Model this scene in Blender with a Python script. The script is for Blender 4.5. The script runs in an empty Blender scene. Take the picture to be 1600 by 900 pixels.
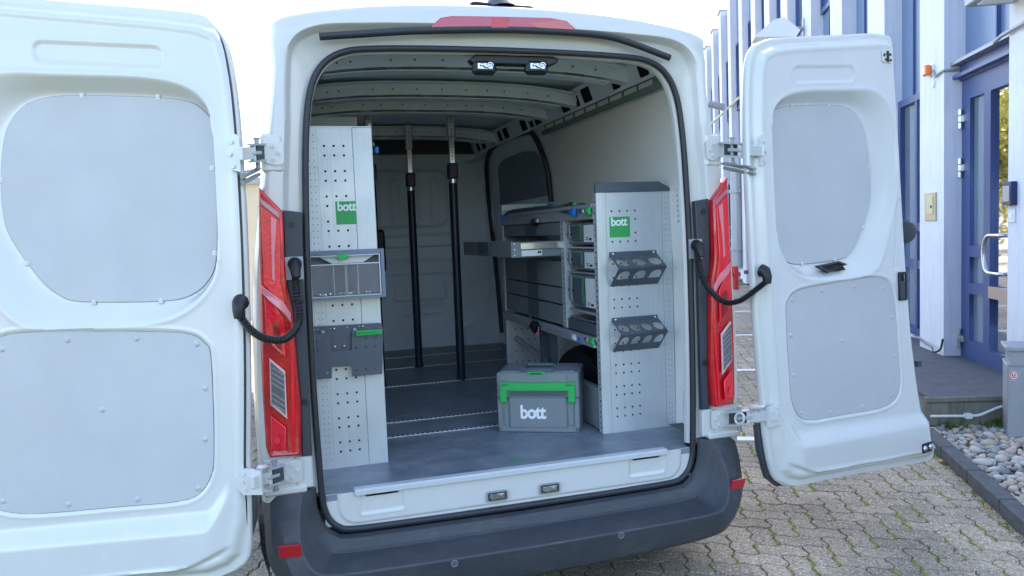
import bpy, math, random
import numpy as np
from mathutils import Vector, Matrix
random.seed(7); rng = np.random.default_rng(7)
sc = bpy.context.scene
COL = sc.collection

# ------------------------------------------------------------------ camera (solved from the photograph)
FPX, CAM = 1196.603927, np.array([-0.911371, -2.96596, 1.548415])
YAW, PITCH, ROLL = 0.292709, -0.071792, -0.038608
def _axes():
    cy, sy = math.cos(YAW), math.sin(YAW)
    f = np.array([sy*math.cos(PITCH), cy*math.cos(PITCH), math.sin(PITCH)])
    r = np.array([cy, -sy, 0.0]); u = np.cross(r, f)
    c, s = math.cos(ROLL), math.sin(ROLL)
    return c*r+s*u, -s*r+c*u, f
AR, AU, AF = _axes()
cam_d = bpy.data.cameras.new('camera'); cam = bpy.data.objects.new('camera', cam_d); COL.objects.link(cam)
cam_d.sensor_width = 36; cam_d.sensor_fit = 'HORIZONTAL'; cam_d.lens = 36*FPX/1600
cam_d.clip_start = 0.05; cam_d.clip_end = 2000
M = Matrix((AR, AU, -AF)).transposed().to_4x4(); M.translation = Vector(CAM); cam.matrix_world = M
sc.camera = cam

# ------------------------------------------------------------------ world, sun, exposure
SUN_EL, SUN_AZ = math.radians(36), math.radians(62)      # azimuth from +Y towards +X: behind the building
w = bpy.data.worlds.new('World'); sc.world = w; w.use_nodes = True
nt = w.node_tree; nt.nodes.clear()
sky = nt.nodes.new('ShaderNodeTexSky'); sky.sky_type = 'NISHITA'; sky.sun_disc = False
sky.sun_elevation = SUN_EL; sky.sun_rotation = SUN_AZ
sky.air_density = 1.0; sky.dust_density = 3.0; sky.ozone_density = 1.0
bg = nt.nodes.new('ShaderNodeBackground'); bg.inputs[1].default_value = 0.15
out = nt.nodes.new('ShaderNodeOutputWorld')
nt.links.new(sky.outputs[0], bg.inputs[0]); nt.links.new(bg.outputs[0], out.inputs[0])
sd = bpy.data.lights.new('sun', 'SUN'); sd.energy = 4.0; sd.angle = math.radians(0.5); sd.color = (1, .95, .87)
so = bpy.data.objects.new('sun', sd); COL.objects.link(so)
sdir = Vector((math.sin(SUN_AZ)*math.cos(SUN_EL), math.cos(SUN_AZ)*math.cos(SUN_EL), math.sin(SUN_EL)))
so.rotation_euler = sdir.to_track_quat('Z', 'Y').to_euler()
sc.view_settings.view_transform = 'Standard'; sc.view_settings.look = 'None'
sc.view_settings.exposure = 2.44; sc.view_settings.gamma = 1

# ------------------------------------------------------------------ measuring helpers
def ray(u): return AF + AR*(u[0]-800)/FPX - AU*(u[1]-450)/FPX
def atX(u, X): r = ray(u); return CAM + r*((X-CAM[0])/r[0])
def atY(u, Y): r = ray(u); return CAM + r*((Y-CAM[1])/r[1])
def atZ(u, Z): r = ray(u); return CAM + r*((Z-CAM[2])/r[2])
def proj(P):
    d = np.asarray(P, float)-CAM
    return 800+FPX*(d@AR)/(d@AF), 450-FPX*(d@AU)/(d@AF), d@AF

# ------------------------------------------------------------------ materials
MATS = {}
def mat(name, col, rough=.5, metal=0.0, coat=0.0, noise=0.0, nscale=20.0, bump=0.0, bscale=200.0, spec=.5,
        transmission=0.0, alpha=1.0, rnd=0.0, col2=None, rvar=0.0, ior=1.45):
    if name in MATS: return MATS[name]
    m = bpy.data.materials.new(name); m.use_nodes = True; t = m.node_tree; b = t.nodes['Principled BSDF']
    b.inputs['Base Color'].default_value = (*col, 1); b.inputs['Roughness'].default_value = rough
    b.inputs['Metallic'].default_value = metal; b.inputs['Coat Weight'].default_value = coat
    b.inputs['Coat Roughness'].default_value = .06
    b.inputs['Specular IOR Level'].default_value = spec; b.inputs['IOR'].default_value = ior
    b.inputs['Transmission Weight'].default_value = transmission; b.inputs['Alpha'].default_value = alpha
    tc = t.nodes.new('ShaderNodeTexCoord'); L = t.links
    if noise > 0 or rnd > 0 or col2 is not None:
        n = t.nodes.new('ShaderNodeTexNoise'); n.inputs['Scale'].default_value = nscale; n.inputs['Detail'].default_value = 6
        n.inputs['Roughness'].default_value = .65
        L.new(tc.outputs['Object'], n.inputs['Vector'])
        mx = t.nodes.new('ShaderNodeMix'); mx.data_type = 'RGBA'
        c2 = col2 if col2 is not None else tuple(min(1, c*(1+noise)) for c in col)
        c1 = col if col2 is not None else tuple(c*(1-noise) for c in col)
        mx.inputs[6].default_value = (*c1, 1); mx.inputs[7].default_value = (*c2, 1)
        rp = t.nodes.new('ShaderNodeMapRange'); rp.inputs[1].default_value = .3; rp.inputs[2].default_value = .7
        L.new(n.outputs[0], rp.inputs[0]); L.new(rp.outputs[0], mx.inputs[0]); last = mx.outputs[2]
        if rnd > 0:
            oi = t.nodes.new('ShaderNodeObjectInfo'); mr = t.nodes.new('ShaderNodeMapRange')
            mr.inputs[3].default_value = 1-rnd; mr.inputs[4].default_value = 1+rnd
            L.new(oi.outputs['Random'], mr.inputs[0])
            h = t.nodes.new('ShaderNodeHueSaturation'); L.new(last, h.inputs['Color']); L.new(mr.outputs[0], h.inputs['Value'])
            last = h.outputs[0]
        L.new(last, b.inputs['Base Color'])
    if rvar > 0:
        n2 = t.nodes.new('ShaderNodeTexNoise'); n2.inputs['Scale'].default_value = 6; n2.inputs['Detail'].default_value = 8
        L.new(tc.outputs['Object'], n2.inputs['Vector']); r2 = t.nodes.new('ShaderNodeMapRange')
        r2.inputs[1].default_value = .3; r2.inputs[2].default_value = .7
        r2.inputs[3].default_value = max(.02, rough-rvar); r2.inputs[4].default_value = min(1, rough+rvar)
        L.new(n2.outputs[0], r2.inputs[0]); L.new(r2.outputs[0], b.inputs['Roughness'])
    if bump > 0:
        n3 = t.nodes.new('ShaderNodeTexNoise'); n3.inputs['Scale'].default_value = bscale; n3.inputs['Detail'].default_value = 3
        L.new(tc.outputs['Object'], n3.inputs['Vector']); bp = t.nodes.new('ShaderNodeBump')
        bp.inputs['Strength'].default_value = bump; bp.inputs['Distance'].default_value = .002
        L.new(n3.outputs[0], bp.inputs['Height']); L.new(bp.outputs[0], b.inputs['Normal'])
    MATS[name] = m; return m
PAINT = mat('white_paint', (.645, .645, .635), .20, coat=.8, rvar=.08, noise=.03, nscale=2.5)
PRIMER = mat('interior_primer', (.76, .84, .91), .42, noise=.05, nscale=4, rvar=.1)
LINER = mat('pale_wall_board', (.80, .79, .74), .5, noise=.03, nscale=5)
INSERT = mat('grey_door_board', (.50, .508, .53), .42, noise=.05, nscale=3.5, bump=.12, bscale=420, rvar=.12)
PLAST = mat('dark_grey_plastic', (.048, .054, .066), .48, noise=.10, nscale=7, bump=.25, bscale=900, rvar=.1)
TRIM = mat('trim_plastic', (.045, .052, .066), .5, noise=.06, nscale=12, bump=.2, bscale=800)
RUBBER = mat('black_rubber', (.030, .032, .040), .42, noise=.1, nscale=30)
BLACK = mat('black_plastic', (.012, .013, .016), .4)
VOID = mat('dark_gap', (.006, .006, .008), .8)
ALU = mat('light_aluminium_sheet', (.60, .63, .65), .38, metal=.35, noise=.04, nscale=8, rvar=.08)
STEEL = mat('bright_steel', (.62, .63, .64), .25, metal=.9, rvar=.1)
CHROME = mat('chrome', (.55, .57, .60), .22, metal=1.0)
SHELF = mat('grey_shelf_sheet', (.36, .39, .42), .42, metal=.2, noise=.06, nscale=10)
ANTH = mat('anthracite_sheet', (.085, .10, .125), .45, noise=.06, nscale=15, bump=.08, bscale=700)
CASE = mat('grey_case_plastic', (.20, .23, .245), .5, noise=.05, nscale=14, bump=.15, bscale=900)
FLOOR = None
GREEN = mat('green_plastic', (.025, .42, .10), .4, noise=.04)
GREENS = mat('green_sticker', (.045, .36, .10), .5, noise=.04)
BLUE = mat('blue_plastic', (.01, .16, .62), .4)
NAVY = mat('navy_plastic', (.012, .025, .10), .4)
WPRINT = mat('white_print', (.85, .86, .86), .5)
PAPER = mat('white_label', (.75, .77, .78), .6, noise=.03)
RED = mat('red_lens', (.88, .006, .03), .12, coat=1.0, noise=.22, nscale=14, bump=.9, bscale=70)
REDD = mat('deep_red_lens', (.55, .006, .014), .15, coat=1.0, noise=.35, nscale=9, bump=.9, bscale=60)
REDB = mat('brake_light_lens', (.50, .05, .09), .10, coat=1.0)
CLEARL = mat('clear_ribbed_lens', (.17, .17, .19), .12, metal=.3, coat=1.0)
CLEARP = mat('clear_bin_plastic', (.75, .78, .82), .08, transmission=.9, alpha=.55)
POLE = mat('pole_black_tube', (.012, .018, .04), .35)
CONC = mat('concrete', (.20, .19, .165), .85, noise=.22, nscale=9, bump=.5, bscale=120)
MATT = mat('landing_asphalt', (.085, .088, .10), .8, noise=.2, nscale=8, bump=.4, bscale=150)
KERB = mat('kerb_stone', (.075, .08, .09), .8, noise=.28, nscale=14, bump=.5, bscale=90)
PAVER = mat('paver_concrete', (.215, .168, .118), .88, col2=(.39, .32, .235), noise=.2, nscale=45, bump=1.0, bscale=300, rnd=.17)
def speckle(m, scale, lo, hi, col, amt):
    t = m.node_tree; b = t.nodes['Principled BSDF']; src = b.inputs['Base Color'].links[0].from_socket
    v = t.nodes.new('ShaderNodeTexVoronoi'); v.inputs['Scale'].default_value = scale; tc = t.nodes.new('ShaderNodeTexCoord'); gm = t.nodes.new('ShaderNodeNewGeometry')
    t.links.new(gm.outputs['Position'], v.inputs['Vector']); sp = t.nodes.new('ShaderNodeSeparateColor'); t.links.new(v.outputs['Color'], sp.inputs[0])
    r = t.nodes.new('ShaderNodeMapRange'); r.inputs[1].default_value = lo; r.inputs[2].default_value = hi; r.inputs[4].default_value = amt; t.links.new(sp.outputs[0], r.inputs[0])
    mx = t.nodes.new('ShaderNodeMix'); mx.data_type = 'RGBA'; t.links.new(r.outputs[0], mx.inputs[0]); t.links.new(src, mx.inputs[6]); mx.inputs[7].default_value = (*col,1)
    t.links.new(mx.outputs[2], b.inputs['Base Color'])
speckle(PAVER, 190, .82, .95, (.70,.66,.58), .75); speckle(PAVER, 150, .90, .97, (.05,.045,.04), .7)
n_ = PAVER.node_tree; gm = n_.nodes.new('ShaderNodeNewGeometry'); ns = n_.nodes.new('ShaderNodeTexNoise'); ns.inputs['Scale'].default_value = 1.3; ns.inputs['Detail'].default_value = 4
n_.links.new(gm.outputs['Position'], ns.inputs['Vector']); rr_ = n_.nodes.new('ShaderNodeMapRange'); rr_.inputs[1].default_value=.35; rr_.inputs[2].default_value=.65; rr_.inputs[3].default_value = .74; rr_.inputs[4].default_value = 1.20
n_.links.new(ns.outputs[0], rr_.inputs[0]); hs_ = n_.nodes.new('ShaderNodeHueSaturation'); bb_ = n_.nodes['Principled BSDF']; n_.links.new(bb_.inputs['Base Color'].links[0].from_socket, hs_.inputs['Color']); n_.links.new(rr_.outputs[0], hs_.inputs['Value']); n_.links.new(hs_.outputs[0], bb_.inputs['Base Color'])
JOINT = mat('joint_sand_moss', (.06, .052, .035), .95, col2=(.15, .16, .03), nscale=9, bump=.6, bscale=80)
MOSS = mat('moss', (.15, .17, .025), .9, col2=(.30, .30, .07), nscale=40, bump=.6, bscale=150)
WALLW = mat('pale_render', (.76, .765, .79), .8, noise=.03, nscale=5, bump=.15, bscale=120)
WALL_SHADE = mat('shaded_render', (.60, .61, .68), .8, noise=.03, nscale=5, bump=.15, bscale=120)  # darker copy of the pale render: shade of the pier returns put into colour
FRAMEB = mat('blue_frame_paint', (.055, .088, .225), .35, noise=.04)
PANELB = mat('blue_cladding', (.13, .20, .33), .3, noise=.05, nscale=2)
GLASS = mat('window_glass', (.20, .25, .28), .03, coat=1.0, spec=1.0, ior=2.2)
GREYP = mat('galvanised_grey', (.33, .35, .38), .45, metal=.4, noise=.05)
CREAM = mat('cream_render', (.62, .54, .40), .85, noise=.04)
ORANGE = mat('orange_lens', (.80, .16, .01), .25, coat=.6)
BRASS = mat('beige_cover', (.48, .42, .27), .4, metal=.2)
WHITEPL = mat('white_cable', (.70, .71, .72), .5)
GLASSM = mat('mirroring_glass', (.03, .04, .045), .02, coat=1.0, spec=1.0, ior=4.0)
LEAFY = mat('leaf_green', (.05, .10, .02), .6, col2=(.12, .16, .03), nscale=3)
BARK = mat('bark', (.12, .09, .06), .9, noise=.2)
DRYLEAF = mat('dry_leaf', (.42, .18, .04), .7, col2=(.50, .38, .12), nscale=20)

def scratches(m, col, amt, sc_=(3,60,60), lo=.66, hi=.74):
    t = m.node_tree; b = t.nodes['Principled BSDF']; src = b.inputs['Base Color'].links[0].from_socket
    tc = t.nodes.new('ShaderNodeTexCoord'); last = src
    for rot in (0.12, -0.5, 1.2):
        mp = t.nodes.new('ShaderNodeMapping'); mp.inputs['Scale'].default_value = sc_; mp.inputs['Rotation'].default_value = (rot*.6, rot*.3, rot)
        n = t.nodes.new('ShaderNodeTexNoise'); n.inputs['Scale'].default_value = 2.2; n.inputs['Detail'].default_value = 3
        t.links.new(tc.outputs['Object'], mp.inputs[0]); t.links.new(mp.outputs[0], n.inputs['Vector'])
        r = t.nodes.new('ShaderNodeMapRange'); r.inputs[1].default_value = lo; r.inputs[2].default_value = hi; r.inputs[4].default_value = amt; t.links.new(n.outputs[0], r.inputs[0])
        mx = t.nodes.new('ShaderNodeMix'); mx.data_type = 'RGBA'; t.links.new(r.outputs[0], mx.inputs[0]); t.links.new(last, mx.inputs[6]); mx.inputs[7].default_value = (*col,1); last = mx.outputs[2]
    n = t.nodes.new('ShaderNodeTexNoise'); n.inputs['Scale'].default_value = 4.5; n.inputs['Detail'].default_value = 9; n.inputs['Roughness'].default_value = .7; t.links.new(tc.outputs['Object'], n.inputs['Vector'])
    r = t.nodes.new('ShaderNodeMapRange'); r.inputs[1].default_value = .48; r.inputs[2].default_value = .75; r.inputs[4].default_value = amt*.8; t.links.new(n.outputs[0], r.inputs[0])
    mx = t.nodes.new('ShaderNodeMix'); mx.data_type = 'RGBA'; t.links.new(r.outputs[0], mx.inputs[0]); t.links.new(last, mx.inputs[6]); mx.inputs[7].default_value = (*col,1)
    t.links.new(mx.outputs[2], b.inputs['Base Color'])
scratches(WALLW, (.60,.61,.66), .5, (9,9,.6), .55, .75); scratches(WALL_SHADE, (.46,.48,.58), .5, (9,9,.6), .55, .75); scratches(INSERT, (.53,.54,.56), .16, (30,30,1.5), .62, .72); scratches(ALU, (.50,.53,.56), .4, (25,25,1.2), .6, .7); scratches(CONC, (.10,.10,.08), .6, (8,8,1.5), .55, .7)
scratches(PLAST, (.13,.13,.13), .55)
# ------------------------------------------------------------------ object helpers
def link_mesh(name, me, m, parent=None, smooth=False, kind=None, label=None):
    o = bpy.data.objects.new(name, me); COL.objects.link(o)
    if m is not None:
        for mm in (m if isinstance(m, (list, tuple)) else [m]): me.materials.append(mm)
    if smooth is True:
        me.polygons.foreach_set('use_smooth', [True]*len(me.polygons))
    elif smooth:
        me.polygons.foreach_set('use_smooth', [True]*len(me.polygons))
        try: me.set_sharp_from_angle(angle=math.radians(smooth))
        except Exception: pass
    while parent is not None and parent.parent is not None and parent.parent.parent is not None: parent = parent.parent
    if parent is not None:
        o.parent = parent; o.matrix_parent_inverse = PINV(parent)
    if kind: o['kind'] = kind
    if label: o['label'] = label
    return o
def PINV(p):
    m = Matrix.Identity(4); q = p
    chain = []
    while q is not None: chain.append(q); q = q.parent
    mw = Matrix.Identity(4)
    for q in reversed(chain): mw = mw @ q.matrix_parent_inverse @ q.matrix_basis
    return mw.inverted()
def thing(name, label, cat, loc, group=None, rz=0):
    o = bpy.data.objects.new(name, None); COL.objects.link(o); o.location = loc; o.rotation_euler = (0, 0, rz)
    o.empty_display_size = .1; o['label'] = label; o['category'] = cat
    if group: o['group'] = group
    return o
def tag(o, label, cat, group=None):
    o['label'] = label; o['category'] = cat
    if group: o['group'] = group
    return o
class Fr:                                     # local frame a,b,c -> world
    def __init__(s, o, a, b, c=None):
        s.o = np.array(o, float); s.a = np.array(a, float); s.b = np.array(b, float)
        s.c = np.cross(s.a, s.b) if c is None else np.array(c, float)
    def __call__(s, p): return s.o + s.a*p[0] + s.b*p[1] + s.c*(p[2] if len(p) > 2 else 0)
ID = Fr((0,0,0), (1,0,0), (0,1,0))
def rearY(Y): return Fr((0, Y, 0), (1,0,0), (0,0,1), (0,-1,0))      # x,z plane; c towards the camera side (-Y)
def sideX(X): return Fr((X, 0, 0), (0,1,0), (0,0,1), (-1,0,0))      # y,z plane; c towards -X
class MB:
    def __init__(s): s.v = []; s.f = []; s.mi = []; s.cur = 0
    def add(s, vs, fs):
        n = len(s.v); s.v += [tuple(float(c) for c in v) for v in vs]; s.f += [tuple(i+n for i in f) for f in fs]; s.mi += [s.cur]*len(fs)
    def box(s, lo, hi, fr=ID, bev=0.0):
        x0,y0,z0 = lo; x1,y1,z1 = hi
        if x0 > x1: x0, x1 = x1, x0
        if y0 > y1: y0, y1 = y1, y0
        if z0 > z1: z0, z1 = z1, z0
        if bev <= 0:
            vs = [fr(p) for p in [(x0,y0,z0),(x1,y0,z0),(x1,y1,z0),(x0,y1,z0),(x0,y0,z1),(x1,y0,z1),(x1,y1,z1),(x0,y1,z1)]]
            s.add(vs, [(0,3,2,1),(4,5,6,7),(0,1,5,4),(1,2,6,5),(2,3,7,6),(3,0,4,7)])
        else:
            b = min(bev, (x1-x0)*.45, (y1-y0)*.45, (z1-z0)*.45)
            idx = {}; vs = []
            for ix, (X, sx) in enumerate(((x0,1),(x1,-1))):
                for iy, (Y, sy) in enumerate(((y0,1),(y1,-1))):
                    for iz, (Z, sz) in enumerate(((z0,1),(z1,-1))):
                        for k in range(3):
                            p = [X+sx*b, Y+sy*b, Z+sz*b]; p[k] = (X,Y,Z)[k]
                            idx[ix,iy,iz,k] = len(vs); vs.append(fr(p))
            fs = []
            for k in range(3):
                for e in (0,1):
                    a, c = [(1,2),(0,2),(0,1)][k]
                    q = []
                    for (i,j) in ((0,0),(1,0),(1,1),(0,1)):
                        key = [0,0,0]; key[k] = e; key[a] = i; key[c] = j; q.append(idx[key[0],key[1],key[2],k])
                    flip = (e == 0) ^ (k == 1)
                    fs.append(tuple(q[::-1]) if flip else tuple(q))
            for k in range(3):
                a, c = [(1,2),(0,2),(0,1)][k]
                for i in (0,1):
                    for j in (0,1):
                        def kk(e, pl):
                            key=[0,0,0]; key[k]=e; key[a]=i; key[c]=j; return idx[key[0],key[1],key[2],pl]
                        q = (kk(0,a), kk(1,a), kk(1,c), kk(0,c)); 
                        fs.append(q if ((i ^ j) ^ (k == 1)) else q[::-1])
            for ix in (0,1):
                for iy in (0,1):
                    for iz in (0,1):
                        q = (idx[ix,iy,iz,0], idx[ix,iy,iz,1], idx[ix,iy,iz,2])
                        fs.append(q if (ix+iy+iz) % 2 else q[::-1])
            s.add(vs, fs)
        return s
    def prism(s, pts, c0, c1, fr=ID):          # polygon (a,b) extruded along c; convex-ish
        n = len(pts); vs = [fr((p[0],p[1],c0)) for p in pts]+[fr((p[0],p[1],c1)) for p in pts]
        s.add(vs, [tuple(range(n))[::-1], tuple(range(n,2*n))]+[(i,(i+1)%n,n+(i+1)%n,n+i) for i in range(n)]); return s
    def cyl(s, p, q, r, n=12, r2=None, cap=True):
        p = np.array(p,float); q = np.array(q,float); d = q-p; d = d/np.linalg.norm(d)
        a = np.cross(d, (0,0,1) if abs(d[2]) < .9 else (1,0,0)); a /= np.linalg.norm(a); b = np.cross(d, a)
        r2 = r if r2 is None else r2; vs = []
        for (c, R) in ((p,r),(q,r2)):
            for i in range(n):
                t = 2*math.pi*i/n; vs.append(c+R*(math.cos(t)*a+math.sin(t)*b))
        fs = [(i,(i+1)%n,n+(i+1)%n,n+i) for i in range(n)]
        if cap: fs += [tuple(range(n))[::-1], tuple(range(n,2*n))]
        s.add(vs, fs); return s
    def sweep(s, path, rad, n=10, flat=1.0, cap=True):
        P = np.array(path, float); m = len(P); T = np.gradient(P, axis=0); T /= np.linalg.norm(T,axis=1)[:,None]
        a = np.cross(T[0], (0,1,0) if abs(T[0][1]) < .9 else (1,0,0)); a /= np.linalg.norm(a); vs = []
        for i in range(m):
            a = a - T[i]*(a@T[i]); a /= np.linalg.norm(a); b = np.cross(T[i], a)
            R = rad(i/(m-1)) if callable(rad) else rad
            for k in range(n):
                t = 2*math.pi*k/n; vs.append(P[i]+R*(math.cos(t)*a+flat*math.sin(t)*b))
        fs = [(i*n+k, i*n+(k+1)%n, (i+1)*n+(k+1)%n, (i+1)*n+k) for i in range(m-1) for k in range(n)]
        if cap: fs += [tuple(range(n))[::-1], tuple((m-1)*n+k for k in range(n))]
        s.add(vs, fs); return s
    def dome(s, c, nrm, r, h, n=10, rings=3):
        c = np.array(c,float); d = np.array(nrm,float); d /= np.linalg.norm(d)
        a = np.cross(d, (0,0,1) if abs(d[2]) < .9 else (1,0,0)); a /= np.linalg.norm(a); b = np.cross(d, a); vs = []
        for j in range(rings):
            t = j/rings*math.pi/2
            for i in range(n):
                p = 2*math.pi*i/n; vs.append(c+r*math.cos(t)*(math.cos(p)*a+math.sin(p)*b)+d*h*math.sin(t))
        vs.append(c+d*h)
        fs = [(j*n+i, j*n+(i+1)%n, (j+1)*n+(i+1)%n, (j+1)*n+i) for j in range(rings-1) for i in range(n)]
        fs += [((rings-1)*n+i, (rings-1)*n+(i+1)%n, rings*n) for i in range(n)]
        s.add(vs, fs); return s
    def grid(s, G, closed_u=False):
        G = np.asarray(G, float); a, b = G.shape[:2]; vs = G.reshape(-1,3)
        fs = [(i*b+j, i*b+(j+1)%b, (i+1)*b+(j+1)%b, (i+1)*b+j) for i in range(a-1) for j in range(b if closed_u else b-1)]
        s.add(vs, fs); return s
    def build(s, name, m, parent=None, smooth=False, **k):
        me = bpy.data.meshes.new(name); me.from_pydata(s.v, [], s.f); 
        if any(s.mi): me.polygons.foreach_set('material_index', s.mi)
        me.validate(); me.update()
        import bmesh
        if len(s.v) < 60000:
            bm = bmesh.new(); bm.from_mesh(me); bmesh.ops.recalc_face_normals(bm, faces=bm.faces); bm.to_mesh(me); bm.free()
        return link_mesh(name, me, m, parent, smooth, **k)
def rrect(x0, y0, x1, y1, r, n=5):
    pts = []
    for cx, cy, a0 in ((x1-r,y1-r,0),(x0+r,y1-r,90),(x0+r,y0+r,180),(x1-r,y0+r,270)):
        for i in range(n+1):
            a = math.radians(a0+90*i/n); pts.append((cx+r*math.cos(a), cy+r*math.sin(a)))
    return pts
def ell(cx, cy, rx, ry, n=20): return [(cx+rx*math.cos(2*math.pi*i/n), cy+ry*math.sin(2*math.pi*i/n)) for i in range(n)]
def catmull(P, sub=6, closed=False):
    P = np.array(P, float); n = len(P); outp = []
    rg = range(n) if closed else range(n-1)
    for i in rg:
        p1, p2 = P[i], P[(i+1)%n]
        p0 = P[(i-1)%n] if (closed or i > 0) else 2*p1-p2
        p3 = P[(i+2)%n] if (closed or i < n-2) else 2*p2-p1
        for k in range(sub):
            t = k/sub; outp.append(.5*((2*p1)+(-p0+p2)*t+(2*p0-5*p1+4*p2-p3)*t*t+(-p0+3*p1-3*p2+p3)*t**3))
    if not closed: outp.append(P[-1])
    return np.array(outp)
def plate(name, fr, outline, holes=(), thick=.002, m=None, parent=None, bevel=0.0, c0=0.0, bend=None, **kw):
    """flat sheet with holes: outline in frame a,b ; occupies c0..c0+thick"""
    cu = bpy.data.curves.new('tmp', 'CURVE'); cu.dimensions = '2D'; cu.fill_mode = 'BOTH'
    for pts in [outline]+list(holes):
        sp = cu.splines.new('POLY'); sp.points.add(len(pts)-1)
        for q, p in zip(sp.points, pts): q.co = (p[0], p[1], 0, 1)
        sp.use_cyclic_u = True
    cu.extrude = max(1e-5, thick/2-bevel)
    if bevel > 0: cu.bevel_depth = bevel; cu.bevel_resolution = 2; cu.offset = -bevel
    o = bpy.data.objects.new('tmp', cu); COL.objects.link(o)
    dg = bpy.context.evaluated_depsgraph_get(); me = bpy.data.meshes.new_from_object(o.evaluated_get(dg))
    bpy.data.objects.remove(o); bpy.data.curves.remove(cu)
    for v in me.vertices:
        p = [v.co.x, v.co.y, v.co.z+c0+thick/2]
        if bend: p = bend(p)
        v.co = Vector(fr(p))
    me.materials.clear(); me.name = name
    me.update()
    return link_mesh(name, me, m, parent, smooth=(35 if bevel > 0 else False), **kw)
def text(s, name, fr, x, y, size, m, parent, thick=.0008, bold=.0, c0=0.0, sx=1.0):
    cu = bpy.data.curves.new('tmp', 'FONT'); cu.body = s; cu.size = size; cu.extrude = thick/2; cu.offset = bold; cu.space_character = .93
    o = bpy.data.objects.new('tmp', cu); COL.objects.link(o)
    dg = bpy.context.evaluated_depsgraph_get(); me = bpy.data.meshes.new_from_object(o.evaluated_get(dg))
    bpy.data.objects.remove(o); bpy.data.curves.remove(cu)
    xs = [v.co.x for v in me.vertices]; x0 = min(xs)
    for v in me.vertices: v.co = Vector(fr((x+(v.co.x-x0)*sx, y+v.co.y, c0+v.co.z)))
    me.materials.clear(); me.name = name; me.update()
    return link_mesh(name, me, m, parent)
def holed_grid(name, fr, x0, z0, x1, z1, holes, m, parent, depth=.004):
    """perforated sheet built as a grid of cells with the hole cells left out and their walls added; dark sheet behind"""
    xs = sorted({round(v,5) for v in [x0,x1]+[h[0]-h[2] for h in holes]+[h[0]+h[2] for h in holes] if x0-1e-6 <= v <= x1+1e-6})
    zs = sorted({round(v,5) for v in [z0,z1]+[h[1]-h[2] for h in holes]+[h[1]+h[2] for h in holes] if z0-1e-6 <= v <= z1+1e-6})
    A = np.array([[h[0],h[1],h[2]] for h in holes]); mb = MB(); nx, nz = len(xs), len(zs)
    vs = [fr((x,z,0)) for z in zs for x in xs]; fs = []
    for j in range(nz-1):
        zc = (zs[j]+zs[j+1])/2; row = A[np.abs(A[:,1]-zc) < A[:,2]]
        run = None
        for i in range(nx-1):
            xc = (xs[i]+xs[i+1])/2
            if len(row) and np.any(np.abs(row[:,0]-xc) < row[:,2]): continue
            fs.append((j*nx+i, j*nx+i+1, (j+1)*nx+i+1, (j+1)*nx+i))
    mb.add(vs, fs)
    for (hx,hz,r) in holes:
        c = [(hx-r,hz-r),(hx+r,hz-r),(hx+r,hz+r),(hx-r,hz+r)]
        v = [fr((p[0],p[1],0)) for p in c]+[fr((p[0],p[1],-depth)) for p in c]
        mb.add(v, [(0,4,5,1),(1,5,6,2),(2,6,7,3),(3,7,4,0)])
    return mb.build(name, m, parent)
def sstep(x, a, b):
    t = np.clip((x-a)/(b-a), 0, 1); return t*t*(3-2*t)
def sdf(P, poly):
    """signed distance (negative inside) of points P (n,2) to a closed polygon"""
    poly = np.asarray(poly); A = poly; B = np.roll(poly, -1, 0); d = np.full(len(P), 1e9); inside = np.zeros(len(P), bool)
    for a, b in zip(A, B):
        e = b-a; wv = P-a; t = np.clip((wv@e)/(e@e+1e-12), 0, 1); dd = np.hypot(*(wv-t[:,None]*e).T); d = np.minimum(d, dd)
        c = (a[1] > P[:,1]) != (b[1] > P[:,1])
        with np.errstate(divide='ignore', invalid='ignore'):
            xi = a[0]+(P[:,1]-a[1])*(b[0]-a[0])/(b[1]-a[1])
        inside ^= c & (P[:,0] < xi)
    return np.where(inside, -d, d)
def coons(left, right, bottom, top, nu, nv):
    """grid (nv,nu,2) from four boundary curves resampled"""
    def rs(c, n):
        c = np.array(c, float); L = np.r_[0, np.cumsum(np.hypot(*np.diff(c,axis=0).T))]; t = np.linspace(0, L[-1], n)
        return np.c_[np.interp(t,L,c[:,0]), np.interp(t,L,c[:,1])]
    l, r, b, t = rs(left,nv), rs(right,nv), rs(bottom,nu), rs(top,nu)
    u = np.linspace(0,1,nu)[None,:,None]; v = np.linspace(0,1,nv)[:,None,None]
    S = (1-u)*l[:,None]+u*r[:,None] + (1-v)*b[None]+v*t[None]
    S -= (1-u)*(1-v)*b[0]+u*(1-v)*b[-1]+(1-u)*v*t[0]+u*v*t[-1]
    return S

# ================================================================== THE VAN
van = thing('panel_van', 'white panel van with both rear doors swung wide open, showing racks inside', 'van', (0, 1.5, 0))
def half(keys, sub=8):
    c = catmull(keys, sub); m = c[::-1].copy(); m[:,0] *= -1           # from right-bottom up to the top centre, then mirrored
    return np.vstack([c, m[1:]])
S_ = [(.808,.575),(.813,.75),(.816,1.0),(.814,1.4),(.804,1.72),(.790,1.95),(.765,2.11),(.715,2.205),(.63,2.255),(.5,2.270),(.25,2.277),(0,2.279)]
R_ = [(.885,.575),(.89,.75),(.89,1.0),(.885,1.4),(.872,1.72),(.853,1.95),(.842,2.13),(.820,2.262),(.735,2.322),(.53,2.341),(.25,2.350),(0,2.354)]
O_ = [(1.02,.575),(1.025,.75),(1.025,1.0),(1.005,1.4),(.962,1.72),(.925,1.95),(.895,2.15),(.893,2.292),(.853,2.368),(.58,2.418),(.28,2.440),(0,2.446)]
I_ = [(.945,.575),(.948,.75),(.950,1.0),(.948,1.4),(.938,1.72),(.915,1.95),(.878,2.13),(.848,2.235),(.795,2.372),(.56,2.395),(.28,2.405),(0,2.41)]
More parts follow.
